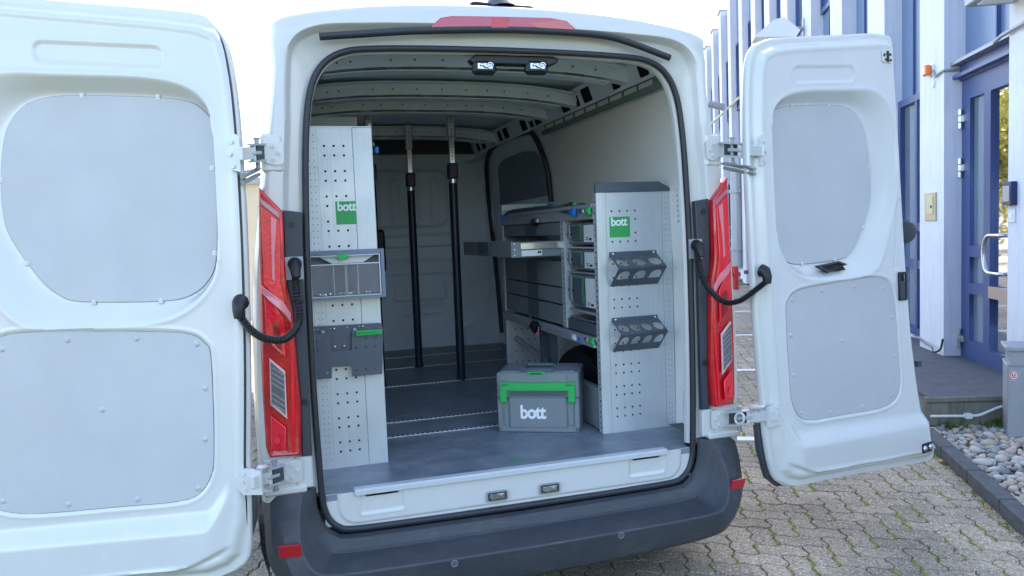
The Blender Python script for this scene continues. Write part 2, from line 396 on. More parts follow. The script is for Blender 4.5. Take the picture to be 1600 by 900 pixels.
def off(K, d):
    K = np.array(K); c = np.array([0, 1.4]); T = np.gradient(K, axis=0); nrm = np.c_[T[:,1], -T[:,0]]; nrm /= np.hypot(*nrm.T)[:,None]
    nrm[-1] = (0,1); nrm[0] = (1,0); return K+nrm*d
def ring(K, y, lean=0.0):
    h = half(K); return np.c_[h[:,0], np.full(len(h), y)+lean*(h[:,1]-.6), h[:,1]]
mb = MB()
mb.grid([ring(S_, .050), ring(off(S_,.012), .040), ring(off(R_,-.010), .036), ring(R_, .028), ring(off(R_,.007), .004), ring(off(R_,.016), -.006),
         ring(off(O_,-.022), -.010), ring(off(O_,-.008), -.004), ring(off(O_,0), .012), ring(off(O_,.010), .06), ring(off(O_,.022), .5), ring(off(O_,.03), 2.0), ring(off(O_,.022), 4.6),
         ring(np.array(O_)*[.93,.86]+[0,.06], 5.3), ring(np.array(O_)*[.90,.5]+[0,.28], 5.9), ring(np.array(O_)*[.6,.3]+[0,.4], 6.0)])
body = mb.build('body_shell', PAINT, van, smooth=40)
# lower sides and front end of the body below the waist
for s in (-1, 1):
    mb = MB(); prof = [(1.041,.60),(1.05,.50),(1.045,.36),(1.02,.24)]
    ys = [.10, .55]; mb.grid([[(s*x, y, z) for x, z in prof] for y in ys])
    ys = [1.45, 4.0]; mb.grid([[(s*x, y, z) for x, z in prof] for y in ys])
    ys = [4.85, 5.7]; mb.grid([[(s*x, y, z) for x, z in prof] for y in ys])
    for yc in (1.0, 4.42):
        arch = [(yc+.43*math.cos(t), .34+.40*math.sin(t)) for t in np.linspace(math.pi, 0, 17)]
        mb.grid([[(s*1.045, y, z) for y, z in arch], [(s*1.042, y, .76) for y, z in arch]])
        mb.grid([[(s*1.045, y, z) for y, z in arch], [(s*.72, y, z) for y, z in arch]])
    mb.build('lower_side_panel', PAINT, van, smooth=40)
for s in (-1, 1):
    for yc in (1.0, 4.42):
        w_ = MB(); prof = [(.12,.22),(.12,.24),(.09,.34),(.05,.355),(-.05,.355),(-.09,.34),(-.12,.24),(-.12,.22)]
        G = [[(s*.92+s*x, yc+r*math.cos(t), .355+r*math.sin(t)) for x, r in prof] for t in np.linspace(0, 2*math.pi, 33)]
        w_.grid(G); ty = w_.build('wheel', RUBBER, van, smooth=40)
        r_ = MB(); r_.cyl((s*.92,yc,.355),(s*1.02,yc,.355),.225,24); r_.cyl((s*1.02,yc,.355),(s*1.035,yc,.355),.07,16)
        r_.build('rim', GREYP, ty)
# underbody floor pan and cargo floor slab
mb = MB(); mb.box((-.98,.05,.36),(.98,5.6,.50)); mb.build('underbody', BLACK, van)
fm = bpy.data.materials.new('cargo_floor_vinyl'); fm.use_nodes = True; t = fm.node_tree; b = t.nodes['Principled BSDF']
tc = t.nodes.new('ShaderNodeTexCoord'); n1 = t.nodes.new('ShaderNodeTexNoise'); n1.inputs['Scale'].default_value = 7; n1.inputs['Detail'].default_value = 8; n1.inputs['Roughness'].default_value=.7
n2 = t.nodes.new('ShaderNodeTexVoronoi'); n2.inputs['Scale'].default_value = 55
t.links.new(tc.outputs['Object'], n1.inputs['Vector']); t.links.new(tc.outputs['Object'], n2.inputs['Vector'])
r1 = t.nodes.new('ShaderNodeValToRGB'); r1.color_ramp.elements[0].position = .38; r1.color_ramp.elements[0].color = (.145,.175,.215,1)
r1.color_ramp.elements[1].position = .68; r1.color_ramp.elements[1].color = (.26,.295,.34,1); t.links.new(n1.outputs[0], r1.inputs[0])
r2 = t.nodes.new('ShaderNodeValToRGB'); r2.color_ramp.elements[0].position = .02; r2.color_ramp.elements[0].color = (.30,.32,.36,1)
r2.color_ramp.elements[1].position = .07; r2.color_ramp.elements[1].color = (0,0,0,1); t.links.new(n2.outputs['Distance'], r2.inputs[0])
n4 = t.nodes.new('ShaderNodeTexNoise'); n4.inputs['Scale'].default_value = 3; t.links.new(tc.outputs['Object'], n4.inputs['Vector'])
mm = t.nodes.new('ShaderNodeMix'); mm.data_type='RGBA'; mm.blend_type='ADD'; t.links.new(n4.outputs[0], mm.inputs[0]); t.links.new(r1.outputs[0], mm.inputs[6]); t.links.new(r2.outputs[0], mm.inputs[7])
t.links.new(mm.outputs[2], b.inputs['Base Color']); b.inputs['Roughness'].default_value = .38
r3 = t.nodes.new('ShaderNodeMapRange'); r3.inputs[3].default_value=.28; r3.inputs[4].default_value=.55; t.links.new(n1.outputs[0], r3.inputs[0]); t.links.new(r3.outputs[0], b.inputs['Roughness'])
FLOOR = fm
scratches(FLOOR, (.36,.38,.40), .5, (2,40,40), .68, .74)
mb = MB(); zf = .56
mb.prism([(-.795,.035),(.795,.035),(.80,.10),(.925,.165),(.947,.20),(.947,3.755),(-.947,3.755),(-.947,.20),(-.925,.165),(-.80,.10)], .535, zf)
cargo = mb.build('cargo_floor', FLOOR, van)
for y in (.793, 1.096, 2.089, 2.774, 3.3):
    mb = MB(); mb.box((-.86,y-.012,zf+.001),(.50 if y<2.1 else .86,y+.012,zf+.004)); rl = mb.build('lashing_rail', mat('rail_metal',(.80,.81,.82),.35,metal=.4), cargo)
    mb = MB()
    for i in range(int(1.36/.025)+ (0 if y<2.1 else 14)):
        x = -.85+i*.025; mb.cyl((x,y,zf+.0041),(x,y,zf+.0052),.0070,8)
    mb.build('rail_slot', VOID, rl, kind='stuff')
# interior lining
mb = MB()
mb.grid([ring(off(S_,-.004),.052), ring(off(S_,-.014),.062), ring(off(S_,-.015),.082), ring(off(S_,-.004),.088)]); mb.build('door_jamb', PAINT, van, smooth=30)
mb = MB()
mb.grid([ring(off(S_,-.004),.088), ring(off(I_,-.02),.16), ring(I_,.18), ring(I_,1.0), ring(I_,2.0), ring(I_,3.0), ring(I_,3.80)])
lin = mb.build('interior_lining', PRIMER, van, smooth=30)
# wall board right and left
mb = MB()
iz = half(I_)
WP = [(.938,.57),(.941,.9),(.940,1.4),(.930,1.72),(.908,1.95),(.872,2.12),(.856,2.185)]
mb.grid([[(x-dx,y,z) for x, z in WP] for y, dx in ((.18,.0),(.18,.006),(1.98,.006),(1.98,.0))])
mb.build('wall_board', LINER, van, smooth=40)
mb = MB(); mb.grid([[(-x+dx,y,z) for x, z in WP] for y, dx in ((.18,.0),(.18,.006),(3.6,.006),(3.6,.0))]); mb.build('wall_board', PRIMER, van, smooth=40)
# green perforated load rail along the right wall
gr = Fr((.880,0,0),(0,1,0),(-.02,0,1),(-1,0,0))
RAILC = mat('dull_green_rail', (.19,.26,.23), .5, metal=.2, noise=.06)
mb = MB(); mb.box((.30,2.195,0),(1.96,2.275,.012), gr, .003); wr = mb.build('wall_load_rail', RAILC, van)
mb = MB()
for i in range(112):
    if i % 12 < 10: y = .36+i*.0142; mb.box((y,2.224,.0121),(y+.008,2.248,.0135), gr)
mb.build('rail_slot', WPRINT, wr, kind='stuff')
# roof bows, cant rail openings
def roofz(x): return 2.395-.045*(abs(x)/.75)**3
for k, y in enumerate((.60, 1.30, 1.80, 3.0)):
    mb = MB(); G = []
    for x in np.linspace(-.80,.80,33):
        z = roofz(x)-.008; w2 = .045
        G.append([(x,y-w2-.03,z+.006),(x,y-w2-.03,z-.001),(x,y-w2,z-.004),(x,y-w2+.008,z-.062),(x,y+w2-.008,z-.062),(x,y+w2,z-.004),(x,y+w2+.03,z-.001),(x,y+w2+.03,z+.006)])
    mb.grid(G); bow = mb.build('roof_bow', PRIMER, van, smooth=25)
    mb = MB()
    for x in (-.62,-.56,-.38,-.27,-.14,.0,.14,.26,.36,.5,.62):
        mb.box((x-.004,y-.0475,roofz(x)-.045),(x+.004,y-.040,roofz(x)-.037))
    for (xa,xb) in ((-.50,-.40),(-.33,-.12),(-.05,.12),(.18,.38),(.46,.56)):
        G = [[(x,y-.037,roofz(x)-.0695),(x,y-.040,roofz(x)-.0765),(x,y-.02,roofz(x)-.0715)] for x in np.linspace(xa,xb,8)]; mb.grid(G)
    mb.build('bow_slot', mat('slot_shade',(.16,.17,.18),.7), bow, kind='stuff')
    mb = MB(); G = []
    for x in np.linspace(-.68,.70,25):
        z = roofz(x)-.082; G.append([(x,y-.036,z),(x,y-.036,z-.006),(x,y+.03,z-.010),(x,y+.03,z-.002)])
    mb.grid(G); mb.build('bow_lip', PRIMER, bow)
for s in (-1, 1):
    cf = Fr((s*.830,0,2.262),(0,1,0),(-s*.040,0,.112),(-s*.94,0,-.33)); 
    holes = []
    for y0, wd in ((.34,.10),(.66,.09),(1.02,.13),(1.20,.09),(1.36,.13),(1.88,.13),(2.04,.09),(2.18,.13),(2.62,.13),(2.80,.09),(3.0,.12),(3.3,.12),(3.48,.1)):
        holes.append(rrect(y0,.12,y0+wd,.80,.02,2))
    outl = [(.14,-.03),(3.74,-.03),(3.74,1.0),(.14,1.0)]
    cr = plate('cant_rail', cf, outl, holes, .004, PRIMER, van, c0=.022)
    mb = MB(); mb.box((.16,.0,.004),(3.7,.98,.012), cf); mb.build('cavity', VOID, cr)
# bulkhead with stamped ribs
nx, nz = 150, 150; X = np.linspace(-.92,1.02,nx); Z = np.linspace(.56,2.28,nz); XX, ZZ = np.meshgrid(X, Z); P = np.c_[XX.ravel(), ZZ.ravel()]
h = np.zeros(len(P))
def groove(poly, dep, wd=.02):
    global h
    d = sdf(P, poly); h += dep*(1-sstep(d, -wd, 0))
groove(rrect(-.80,1.62,.55,2.14,.10), .018, .03)
for xx in np.linspace(-.62,.42,7): groove(rrect(xx-.04,1.66,xx+.04,2.06,.03), -.010)
for zz in (1.22,1.34,1.46,1.56): groove(rrect(-.80,zz-.012,.60,zz+.012,.01), .010, .012)
for zz in (.82,.86,.90,.94): groove(rrect(.10,zz-.008,.46,zz+.008,.007), -.010, .008)
groove(rrect(-.35,.98,-.05,1.16,.04), .012); groove(rrect(.02,.98,.5,1.16,.03), .010); 
groove([(.62,.70),(.84,.85),(.90,1.2),(.86,2.0),(.70,2.2),(1.2,2.3),(1.2,.5),(.62,.5)], .03, .04)
G = np.c_[P[:,0], 3.735-h*1.9, P[:,1]].reshape(nz, nx, 3)
mb = MB(); mb.grid(G); bk = mb.build('bulkhead', PRIMER, van, smooth=50)
mb = MB(); mb.box((-.92,3.72,2.262),(.80,3.745,2.42)); mb.build('bulkhead_header', TRIM, bk)
mb = MB(); mb.cyl((.86,3.70,.74),(.86,3.735,.74),.035,16); mb.build('floor_vent', BLACK, bk)
mb = MB(); mb.box((-.10,3.70,1.25),(-.03,3.74,1.62),bev=.02); mb.build('grab_handle', BLACK, bk)
# sliding door frame seal and its window board in the right wall
def wallX(z): return float(np.interp(z, [.57,.9,1.4,1.72,1.95,2.12,2.235], [.938,.941,.940,.930,.908,.872,.842]))
def onwall(u, off_=.014):
    X_ = .9
    for _ in range(8): X_ = wallX(atX(u, X_)[2])-off_
    return atX(u, X_)
P3 = [onwall(u) for u in ((861,315),(856,270),(846,236),(833,211),(822,207),(800,214),(778,224),(765,238),(760,262),(765,330),(775,420),(784,520))]
mb = MB(); mb.sweep(catmull(P3, 6), .019, 8); mb.build('sliding_door_seal', RUBBER, van, smooth=60)
P4 = [onwall(u) for u in ((852,305),(851,272),(842,245),(825,236),(800,243),(783,252),(777,270),(780,320))]
plate('sliding_door_board', Fr((.94,0,0),(0,1,0),(0,0,1),(-1,0,0)), [(p[1],p[2]) for p in catmull(P4,5)], (), .004, mat('door_window_board',(.20,.25,.30),.6), van, bend=lambda p: (p[0], p[1], p[2]+.94-wallX(p[1])+.004))
# wheel arches inside
for s in (-1, 1):
    arc = [(1.0+.47*math.cos(t), .56+.34*math.sin(t)) for t in np.linspace(0, math.pi, 17)]
    mb = MB(); mb.grid([[(s*.92,y,z) for y,z in arc],[(s*.70,y,z) for y,z in arc],[(s*.66,1.0+(y-1.0)*.93,.56+(z-.56)*.93) for y,z in arc],[(s*.66,1.0,.56)]*17])
    mb.build('wheel_arch_cover', BLACK, van, smooth=40)
# ------------------------------------------------------------------ seals
def fullring(K, y):
    c = half(K); return c
bot = [(.808,.575),(.803,.52),(.785,.467),(.752,.432),(.70,.416),(.5,.411),(.25,.409),(0,.408)]
cb = catmull(bot, 8); right_bot = cb[::-1]                               # centre -> right
top = half(S_)
loop = np.vstack([right_bot[:-1], top, np.c_[-cb[:,0], cb[:,1]][1:]])
path = [(x, .030, z) for x, z in loop]
mb = MB(); mb.sweep(path+[path[0]],  .0125, 10, 1.0, cap=False); mb.build('door_opening_seal', RUBBER, van, smooth=60)
mb = MB(); st = [atY(u,.0) for u in ((499,58),(560,54),(650,49),(780,47),(880,51),(945,57),(990,70),(1045,91))]
mb.sweep([(p[0], .0-.004+.002*i, p[2]) for i, p in enumerate(catmull(st,5))] if False else [(p[0],-.008,p[2]) for p in catmull(st,5)], .0145, 8); mb.build('rain_strip', RUBBER, van, smooth=60)
# ------------------------------------------------------------------ sill panel (stamped)
outl = np.vstack([np.c_[-cb[:,0],cb[:,1]], right_bot[1:]])*[.985,1]
top_l = [(-.795,.562),(.795,.562)]
bl = [(-.795,.562),(-.795,.52),(-.775,.467),(-.742,.434),(-.69,.420)]
ctr = coons([(-.70,.420),(-.745,.436),(-.776,.47),(-.793,.52),(-.795,.562)], [(.70,.420),(.745,.436),(.776,.47),(.793,.52),(.795,.562)], [(-.70,.420),(.70,.420)], [(-.795,.562),(.795,.562)], 300, 34)
P = ctr.reshape(-1,2); h = np.zeros(len(P))
for s in (-1,1):
    a, b_ = sorted((s*.49, s*.665)); d = sdf(P, rrect(a,.466,b_,.60,.015)); h -= .005*(1-sstep(d,-.008,.004)); h += .003*np.exp(-(d/.006)**2)
dl = sdf(P, rrect(-.745,.437,.745,.7,.07)); h -= .006*sstep(dl,-.004,.008)
G = np.c_[P[:,0], .030-h*1.0, P[:,1]].reshape(34,300,3)
mb = MB(); mb.grid(G)
sill = mb.build('sill_panel', PAINT, van, smooth=50)
mb = MB(); mb.box((-.80,.045,.43),(.80,.08,.534)); mb.build('sill_backing', PRIMER, van)
mb = MB(); a = atY((553,760),.03); c = atY((1042,698),.03)
mb.box((a[0],.020,.560),(c[0],.062,.572),bev=.003); mb.box((a[0],.016,.548),(c[0],.028,.568),bev=.002); mb.build('sill_edge_strip', mat('pale_grey_strip',(.55,.57,.60),.4), van)
for (px, py) in ((777,775),(859,763)):
    q = atY((px,py),.02); fr = Fr((q[0],.022,q[2]),(1,0,0),(0,0,1),(0,-1,0))
    pk = plate('lock_pocket', fr, rrect(-.045,-.021,.045,.021,.008), [rrect(-.040,-.017,.040,.017,.006)], .004, GREYP, van, c0=.002)
    mb = MB(); mb.box((-.041,-.018,.001),(.041,.018,.0025), fr); mb.build('recess', TRIM, pk)
    mb = MB(); mb.box((-.030,-.012,.0026),(.032,.010,.006), fr, .002); mb.sweep([fr((-.012+.02*math.cos(t),.0+.009*math.sin(t),.008)) for t in np.linspace(.5,5.5,14)], .003, 6)
    mb.cyl(fr((.018,0,.006)),fr((.018,0,.011)),.005,8); mb.cyl(fr((-.022,0,.006)),fr((-.022,0,.009)),.004,8); mb.build('striker', STEEL, pk)
q = atZ((806,720),zf); mb = MB(); mb.box((q[0]-.012,q[1]-.006,zf+.0005),(q[0]+.012,q[1]+.006,zf+.002)); tag(mb.build('green_tape_scrap', GREEN), 'tiny green scrap lying on the van floor near the sill', 'scrap')
# ------------------------------------------------------------------ bumper
def bcont(pts, ys):     # right half keys from column top down to the centre
    c = catmull([(x, y, z) for (x, z), y in zip(pts, ys)], 8); m = c[::-1].copy(); m[:,0] *= -1; return np.vstack([c, m[1:]])
C = [
 bcont([(.828,.60),(.826,.52),(.805,.455),(.765,.415),(.70,.397),(.35,.391),(0,.389)], [.03]*7),
 bcont([(.838,.60),(.836,.52),(.815,.448),(.772,.407),(.70,.388),(.35,.382),(0,.380)], [.012,.010,.008,.006,.004,.004,.004]),
 bcont([(.858,.60),(.858,.52),(.840,.435),(.79,.378),(.71,.352),(.35,.345),(0,.343)], [-.004,-.012,-.014,-.012,-.010,-.010,-.010]),
 bcont([(.866,.60),(.868,.52),(.853,.432),(.800,.368),(.72,.343),(.35,.337),(0,.335)], [-.010,-.024,-.034,-.028,-.022,-.022,-.022]),
 bcont([(.882,.60),(.894,.52),(.893,.425),(.850,.345),(.745,.326),(.35,.324),(0,.324)], [-.020,-.066,-.112,-.145,-.162,-.177,-.183]),
 bcont([(.888,.60),(.900,.52),(.899,.420),(.857,.338),(.748,.319),(.35,.317),(0,.317)], [-.021,-.069,-.117,-.150,-.167,-.182,-.188]),
 bcont([(.95,.60),(.955,.50),(.950,.385),(.895,.285),(.77,.258),(.35,.245),(0,.243)], [-.016,-.068,-.112,-.142,-.158,-.172,-.178]),
 bcont([(.998,.60),(1.000,.50),(.988,.36),(.91,.256),(.78,.222),(.35,.205),(0,.200)], [.000,-.040,-.075,-.112,-.140,-.158,-.164]),
 bcont([(1.020,.60),(1.024,.48),(1.012,.34),(.93,.232),(.79,.200),(.35,.185),(0,.180)], [.035,.01,-.02,-.07,-.11,-.13,-.135]),
 bcont([(1.030,.60),(1.034,.46),(1.024,.32),(.94,.222),(.80,.19),(.35,.18),(0,.175)], [.30,.30,.28,.1,.0,-.02,-.02]),
]
mb = MB(); mb.grid(C)
for s in (-1,1):   # column top cap
    mb.add([(s*x, y, .6005) for x, y in ((.828,.03),(.858,-.004),(.888,-.020),(.95,-.016),(.998,0),(1.020,.035),(1.030,.30),(.83,.30))], [tuple(range(8))])
bump = mb.build('bumper', PLAST, van, smooth=24)
for (px,py),s in (((459,856),-1),((1141,753),1)):
    q = atY((px,py),-.112); n = np.array([s*.10,-1,.0]); 
    fr = Fr((s*.928,-.1185,.425),(1,s*.02,0),(0,.10,.99),(0,-1,0)); fr = Fr((s*.934,-.116,.425),(.99,s*.12,0),(0,-.32,.95),(0,-1,0))
    hw = .032; plate('reflector', fr, [(-.040,-.028),(.040,-.028),(.036,.026),(-.044,.026)] if s<0 else [(-.036,-.026),(.034,-.026),(.038,.024),(-.036,.024)], (), .014, mat('reflector_red',(.50,.01,.03),.2,coat=1), bump, bevel=.003)
for px,py,y in ((710,880,-.178),(970,836,-.178),(1141,792,-.10),(472,898,-.12)):
    q = atY((px,py),y); mb = MB(); mb.cyl(q, q+np.array([0,-.004,0]), .0125, 18); mb.cyl(q+np.array([0,-.004,0]), q+np.array([0,-.0055,0]), .0085, 16)
    sn = mb.build('parking_sensor', ANTH, bump)
    mb = MB(); mb.sweep([q+np.array([.0125*math.cos(t),-.004,.0125*math.sin(t)]) for t in np.linspace(0,2*math.pi,20)], .0016, 5); mb.build('sensor_ring', CASE, sn)
mb = MB()
for s in (-1,1):
    q = [(s*.84,.60),(s*.80,.60)]
# ------------------------------------------------------------------ corner pieces: white hinge pocket, dark trim column, lamps
for s in (-1, 1):
    fr = rearY(.0)
    # trim column between seal and lamp
    pts = [(.822,1.655),(.889,1.665),(.893,1.5),(.891,1.38),(.878,1.31),(.874,1.16),(.868,.95),(.874,.735),(.836,.735),(.834,1.0),(.832,1.4)]
    tp = plate('corner_trim', fr, [(s*x,z) for x,z in (pts if s>0 else pts[::-1])], (), .030, TRIM, van, bevel=.005, c0=-.022)
    mb = MB()
    for (x,z) in ((.862,1.609),(.853,.944)):
        mb.cyl((s*x,-.0082,z),(s*x,-.0105,z),.012,14)
    mb.build('screw_plug', BLACK, tp)
    mb = MB(); mb.box((s*.832,-.0085,1.322),(s*.880,-.0100,1.327)); mb.build('trim_joint', BLACK, tp)
    # white pocket plate at lower hinge, protruding shelf
    mb = MB(); mb.box((s*.838,-.006,.612),(s*.90,.03,.735),bev=.006); mb.box((s*.862,-.022,.600),(s*1.020,.05,.628),bev=.007); mb.box((s*.90,-.012,.62),(s*1.015,.05,.742),bev=.006)
    mb.build('lower_hinge_pocket', PAINT, van, smooth=30)
    mb = MB(); mb.box((s*.875,-.014,1.80),(s*.955,.02,1.945),bev=.012); mb.build('upper_hinge_pad', PAINT, van, smooth=30)
    # tail lamp
    lp = [(.972,1.755),(.93,1.705),(.890,1.658),(.894,1.50),(.892,1.39),(.877,1.31),(.873,1.16),(.867,.95),(.874,.760),(.884,.748),(.990,.748),(1.006,.79),(1.006,1.0),(.998,1.17),(.987,1.43),(.976,1.66)]
    def bend(p, s=s):
        ax = abs(p[0]); return (p[0], p[1], p[2]-(max(0,ax-.94)/.06)**2*.030-max(0,.885-ax)*.5)
    def LP(L): return [(s*-q[0], q[1]) for q in [(lambda w: (w[0], w[2]))(atY(u, -.045)) for u in L]]
    base = plate('tail_lamp', fr, [(s*x,z) for x,z in lp], (), .060, REDD, van, bevel=.010, c0=-.018, bend=bend)
    base['label'] = 'left tail lamp with its red lens seen face on' if s < 0 else 'right tail lamp seen at a slant'
    plate('upper_lens', fr, LP([(408,322),(437,345),(438,440),(449,482),(452,498),(428,462),(412,446)]), (), .008, RED, base, bevel=.003, c0=.039, bend=bend)
    plate('lens_tip', fr, LP([(405,308),(437,333),(437,343),(408,319)]), (), .006, mat('smoky_lens',(.45,.16,.22),.2,coat=1), base, bevel=.002, c0=.040, bend=bend)
    plate('lens_highlight', fr, LP([(423,338),(432,344),(429,400),(430,440),(425,436),(424,390)]), (), .003, mat('pink_highlight_ridge',(.80,.22,.28),.2,coat=1), base, bevel=.001, c0=.046, bend=bend)  # pale pink stripe is a painted highlight on the lens
    plate('lens_ridge', fr, LP([(407,444),(413,450),(441,470),(455,490),(455,505),(444,490),(420,470),(409,458)]), (), .012, mat('pink_highlight_ridge',(.80,.22,.28),.2,coat=1), base, bevel=.003, c0=.040, bend=bend)
    plate('mid_lens', fr, LP([(413,465),(432,480),(444,500),(446,545),(448,560),(430,545),(416,530)]), (), .007, RED, base, bevel=.002, c0=.040, bend=bend)
    plate('dark_reflector', fr, LP([(426,500),(436,505),(441,550),(430,540)]), (), .002, mat('inner_red',(.30,.004,.01),.3,coat=1), base, c0=.0475, bend=bend)
    fp = plate('reversing_light', fr, LP([(421,560),(445.5,580),(449,655),(422.5,633)]), (), .010, mat('lens_edge',(.75,.55,.57),.3), base, bevel=.002, c0=.038, bend=bend)
    plate('clear_lens', fr, LP([(422.5,565),(443.5,583),(446.5,648),(424.5,629)]), (), .0125, CLEARL, fp, bevel=.001, c0=.038, bend=bend)
    for i in range(8):
        y0 = 572+i*8; q0 = LP([(424,y0),(445,y0+13),(445,y0+16),(424,y0+3)])
        if i == 4: continue
        plate('lens_rib', fr, q0, (), .001, mat('rib_grey',(.24,.24,.26),.4), fp, c0=.0508, bend=bend)
    plate('lens_strip', fr, LP([(452,515),(458,540),(461,640),(461,708),(456,708),(455,600)]), (), .006, RED, base, bevel=.002, c0=.036, bend=bend)
    plate('lower_lens', fr, LP([(423,650),(447,668),(448,704),(424,704)]), (), .008, RED, base, bevel=.003, c0=.038, bend=bend)
    plate('light_spot', fr, LP([(433+5*math.cos(a_),688+6*math.sin(a_)) for a_ in np.linspace(0,5.9,12)]), (), .003, mat('light_spot_red',(1.0,.02,.03),.2,coat=1), base, c0=.0455, bend=bend)  # bright spot of light painted as a red disc, no bulb behind it
# ------------------------------------------------------------------ high brake light, aerial, top striker housing
bl = [atY(u,-.012) for u in ((672,43),(688,28),(705,25),(780,26),(860,28),(885,33),(903,49),(780,46))]
fr = rearY(-.004)
base = plate('high_brake_light', fr, [(p[0],p[2]) for p in bl], (), .014, REDB, van, bevel=.004)
bl2 = [atY(u,-.02) for u in ((770,26),(796,27),(792,46),(767,45))]
plate('centre_lens', fr, [(p[0],p[2]) for p in bl2], (), .004, REDD, base, c0=.0125)
bl3 = [atY(u,-.02) for u in ((825,36),(876,32),(888,36),(897,46),(840,43))]
plate('end_lens', fr, [(p[0],p[2]) for p in bl3], (), .003, mat('orange_red_lens',(.55,.10,.08),.15,coat=1), base, c0=.0125)
q = atY((785,9), .12)
mb = MB(); mb.sweep([(q[0]-.135,.12,q[2]-.002),(q[0]-.12,.12,q[2]+.003),(q[0],.12,q[2]-.002),(q[0]+.12,.12,q[2]-.004),(q[0]+.13,.12,q[2]-.008)], .009, 8, 1.6); G=[]
for (k, r) in ((-.1,.060),(.1,.052),(.5,.036),(.9,.026),(1.0,.008)):
    G.append([(q[0]+r*1.1*math.cos(t), .16+r*1.8*math.sin(t)+k*.04, q[2]+.09*k) for t in np.linspace(0,2*math.pi,17)])
mb.grid(G); mb.build('roof_aerial', BLACK, van, smooth=40)
fr = rearY(.095)
a = [atY(u,.095) for u in ((730,96),(740,88),(860,91),(868,95),(866,101),(855,106),(735,102))]
hs = plate('striker_housing', fr, [(p[0],p[2]) for p in a], (), .05, BLACK, van, bevel=.006, c0=-.01)
for cx in (759, 841):
    q = atY((cx,103), .045); f2 = Fr(q,(1,0,0),(0,0,1),(0,-1,0))
    mb = MB(); mb.box((-.048,-.030,-.05),(.048,.028,-.004), f2, .012); bb = mb.build('striker_block', BLACK, hs)
    mb = MB(); mb.box((-.032,-.014,-.006),(.032,.013,.001), f2, .004)
    mb.sweep([f2((-.022+.010*k, .004*math.sin(k*2.1), .006)) for k in np.linspace(0,4.4,14)], .0045, 6)
    mb.sweep([f2((.018+.012*math.cos(t), .001+.012*math.sin(t), .004)) for t in np.linspace(0,5.5,14)], .003, 6)
    mb.build('striker', CHROME, bb)
# label stickers on the right pillar
fr = Fr((.806,.062,0),(0,0,0),(0,0,0)); 
pf = Fr((0,.046,0),(1,0,0),(0,0,1),(0,-1,0))
for (u0,u1,nm) in (((1066,610),(1081,660),'pillar_label'),((1055,294),(1061,350),'pillar_label')):
    p0 = atY(u0,.13); p1 = atY(u1,.13); f5 = rearY(.128)
    mb = MB(); mb.box((p0[0],p1[2],0),(p1[0]-.004,p0[2],.001), f5); lb = mb.build(nm, PAPER, van)
    mb = MB(); n = 7
    for i in range(n):
        z = p1[2]+(p0[2]-p1[2])*(i+.4)/n; mb.box((p0[0]+.006,z,.001),(p0[0]+.024,z+(p0[2]-p1[2])/n*.35,.0014), f5)
    mb.build('print', mat('grey_print',(.35,.42,.38),.6), lb, kind='stuff')
    mb = MB(); mb.box((p0[0]+.020,p0[2]-.03,.001),(p0[0]+.034,p0[2]-.012,.0015), f5); mb.build('green_mark', GREENS, lb)

# ------------------------------------------------------------------ rear doors
DP = {1: (1.48662653, -.07657528, .28129871), -1: (1.48662653, -.07657528, .33887792)}; TL = .03398522
def dframe(s):
    xh, yh, a = DP[s]; U = np.array([s*math.cos(a), math.sin(a), 0]); V = np.array([0, TL, 1.0])
    N = np.cross(U, V)*s; N /= np.linalg.norm(N); return Fr(np.array([s*xh, yh-1.5*TL, 0]), U, V, N)
HL = [(-.375,.425),(-.425,.47),(-.462,.60),(-.482,.80),(-.502,1.1),(-.515,1.4),(-.522,1.7),(-.52,1.98),(-.508,2.15),(-.488,2.24),(-.455,2.285)]
HR = [(.775,.315),(.787,.345),(.765,.385),(.735,.42),(.722,.50),(.712,.56),(.678,.70),(.633,.975),(.600,1.36),(.575,1.83),(.555,2.2),(.545,2.38),(.530,2.425)]
HT = [(-.455,2.285),(-.38,2.315),(-.24,2.340),(.1,2.385),(.4,2.425),(.530,2.425)]
HB = [(-.375,.425),(-.30,.402),(-.08,.385),(.43,.338),(.70,.312),(.775,.315)]
WIN = catmull([(-.394,1.93),(-.35,2.015),(-.26,2.05),(-.05,2.070),(.10,2.078),(.19,2.075),(.27,2.05),(.335,1.975),(.365,1.85),(.372,1.70),(.35,1.60),(.26,1.46),(.19,1.395),(.11,1.370),(-.16,1.362),(-.27,1.378),(-.34,1.43),(-.372,1.51),(-.385,1.70)], 4, True)
REC = catmull([(-.405,1.95),(-.385,2.03),(-.31,2.085),(-.16,2.118),(.10,2.138),(.28,2.152),(.40,2.13),(.475,2.06),(.515,1.93),(.518,1.78),(.50,1.64),(.42,1.46),(.36,1.35),(.27,1.292),(.10,1.282),(-.15,1.290),(-.27,1.325),(-.36,1.40),(-.398,1.50),(-.408,1.72)], 4, True)
LOW = catmull([(-.352,1.15),(-.335,1.215),(-.27,1.25),(-.1,1.262),(.25,1.272),(.37,1.262),(.435,1.225),(.466,1.15),(.487,.90),(.495,.76),(.475,.69),(.41,.655),(.28,.645),(0,.662),(-.20,.675),(-.28,.70),(-.325,.76),(-.342,.85)], 4, True)
EMB = rrect(-.255,2.165,.19,2.235,.03,5); EMB = [(x, z+.09*(x+.03)) for x, z in EMB]
RIV = [(-.307,1.214),(-.325,1.062),(-.314,.888),(-.277,.719),(-.098,1.239),(.144,1.242),(.376,1.217),(-.064,.686),(.182,.674),(.413,.691),(.039,.999),(.44,1.07),(.455,.88)]
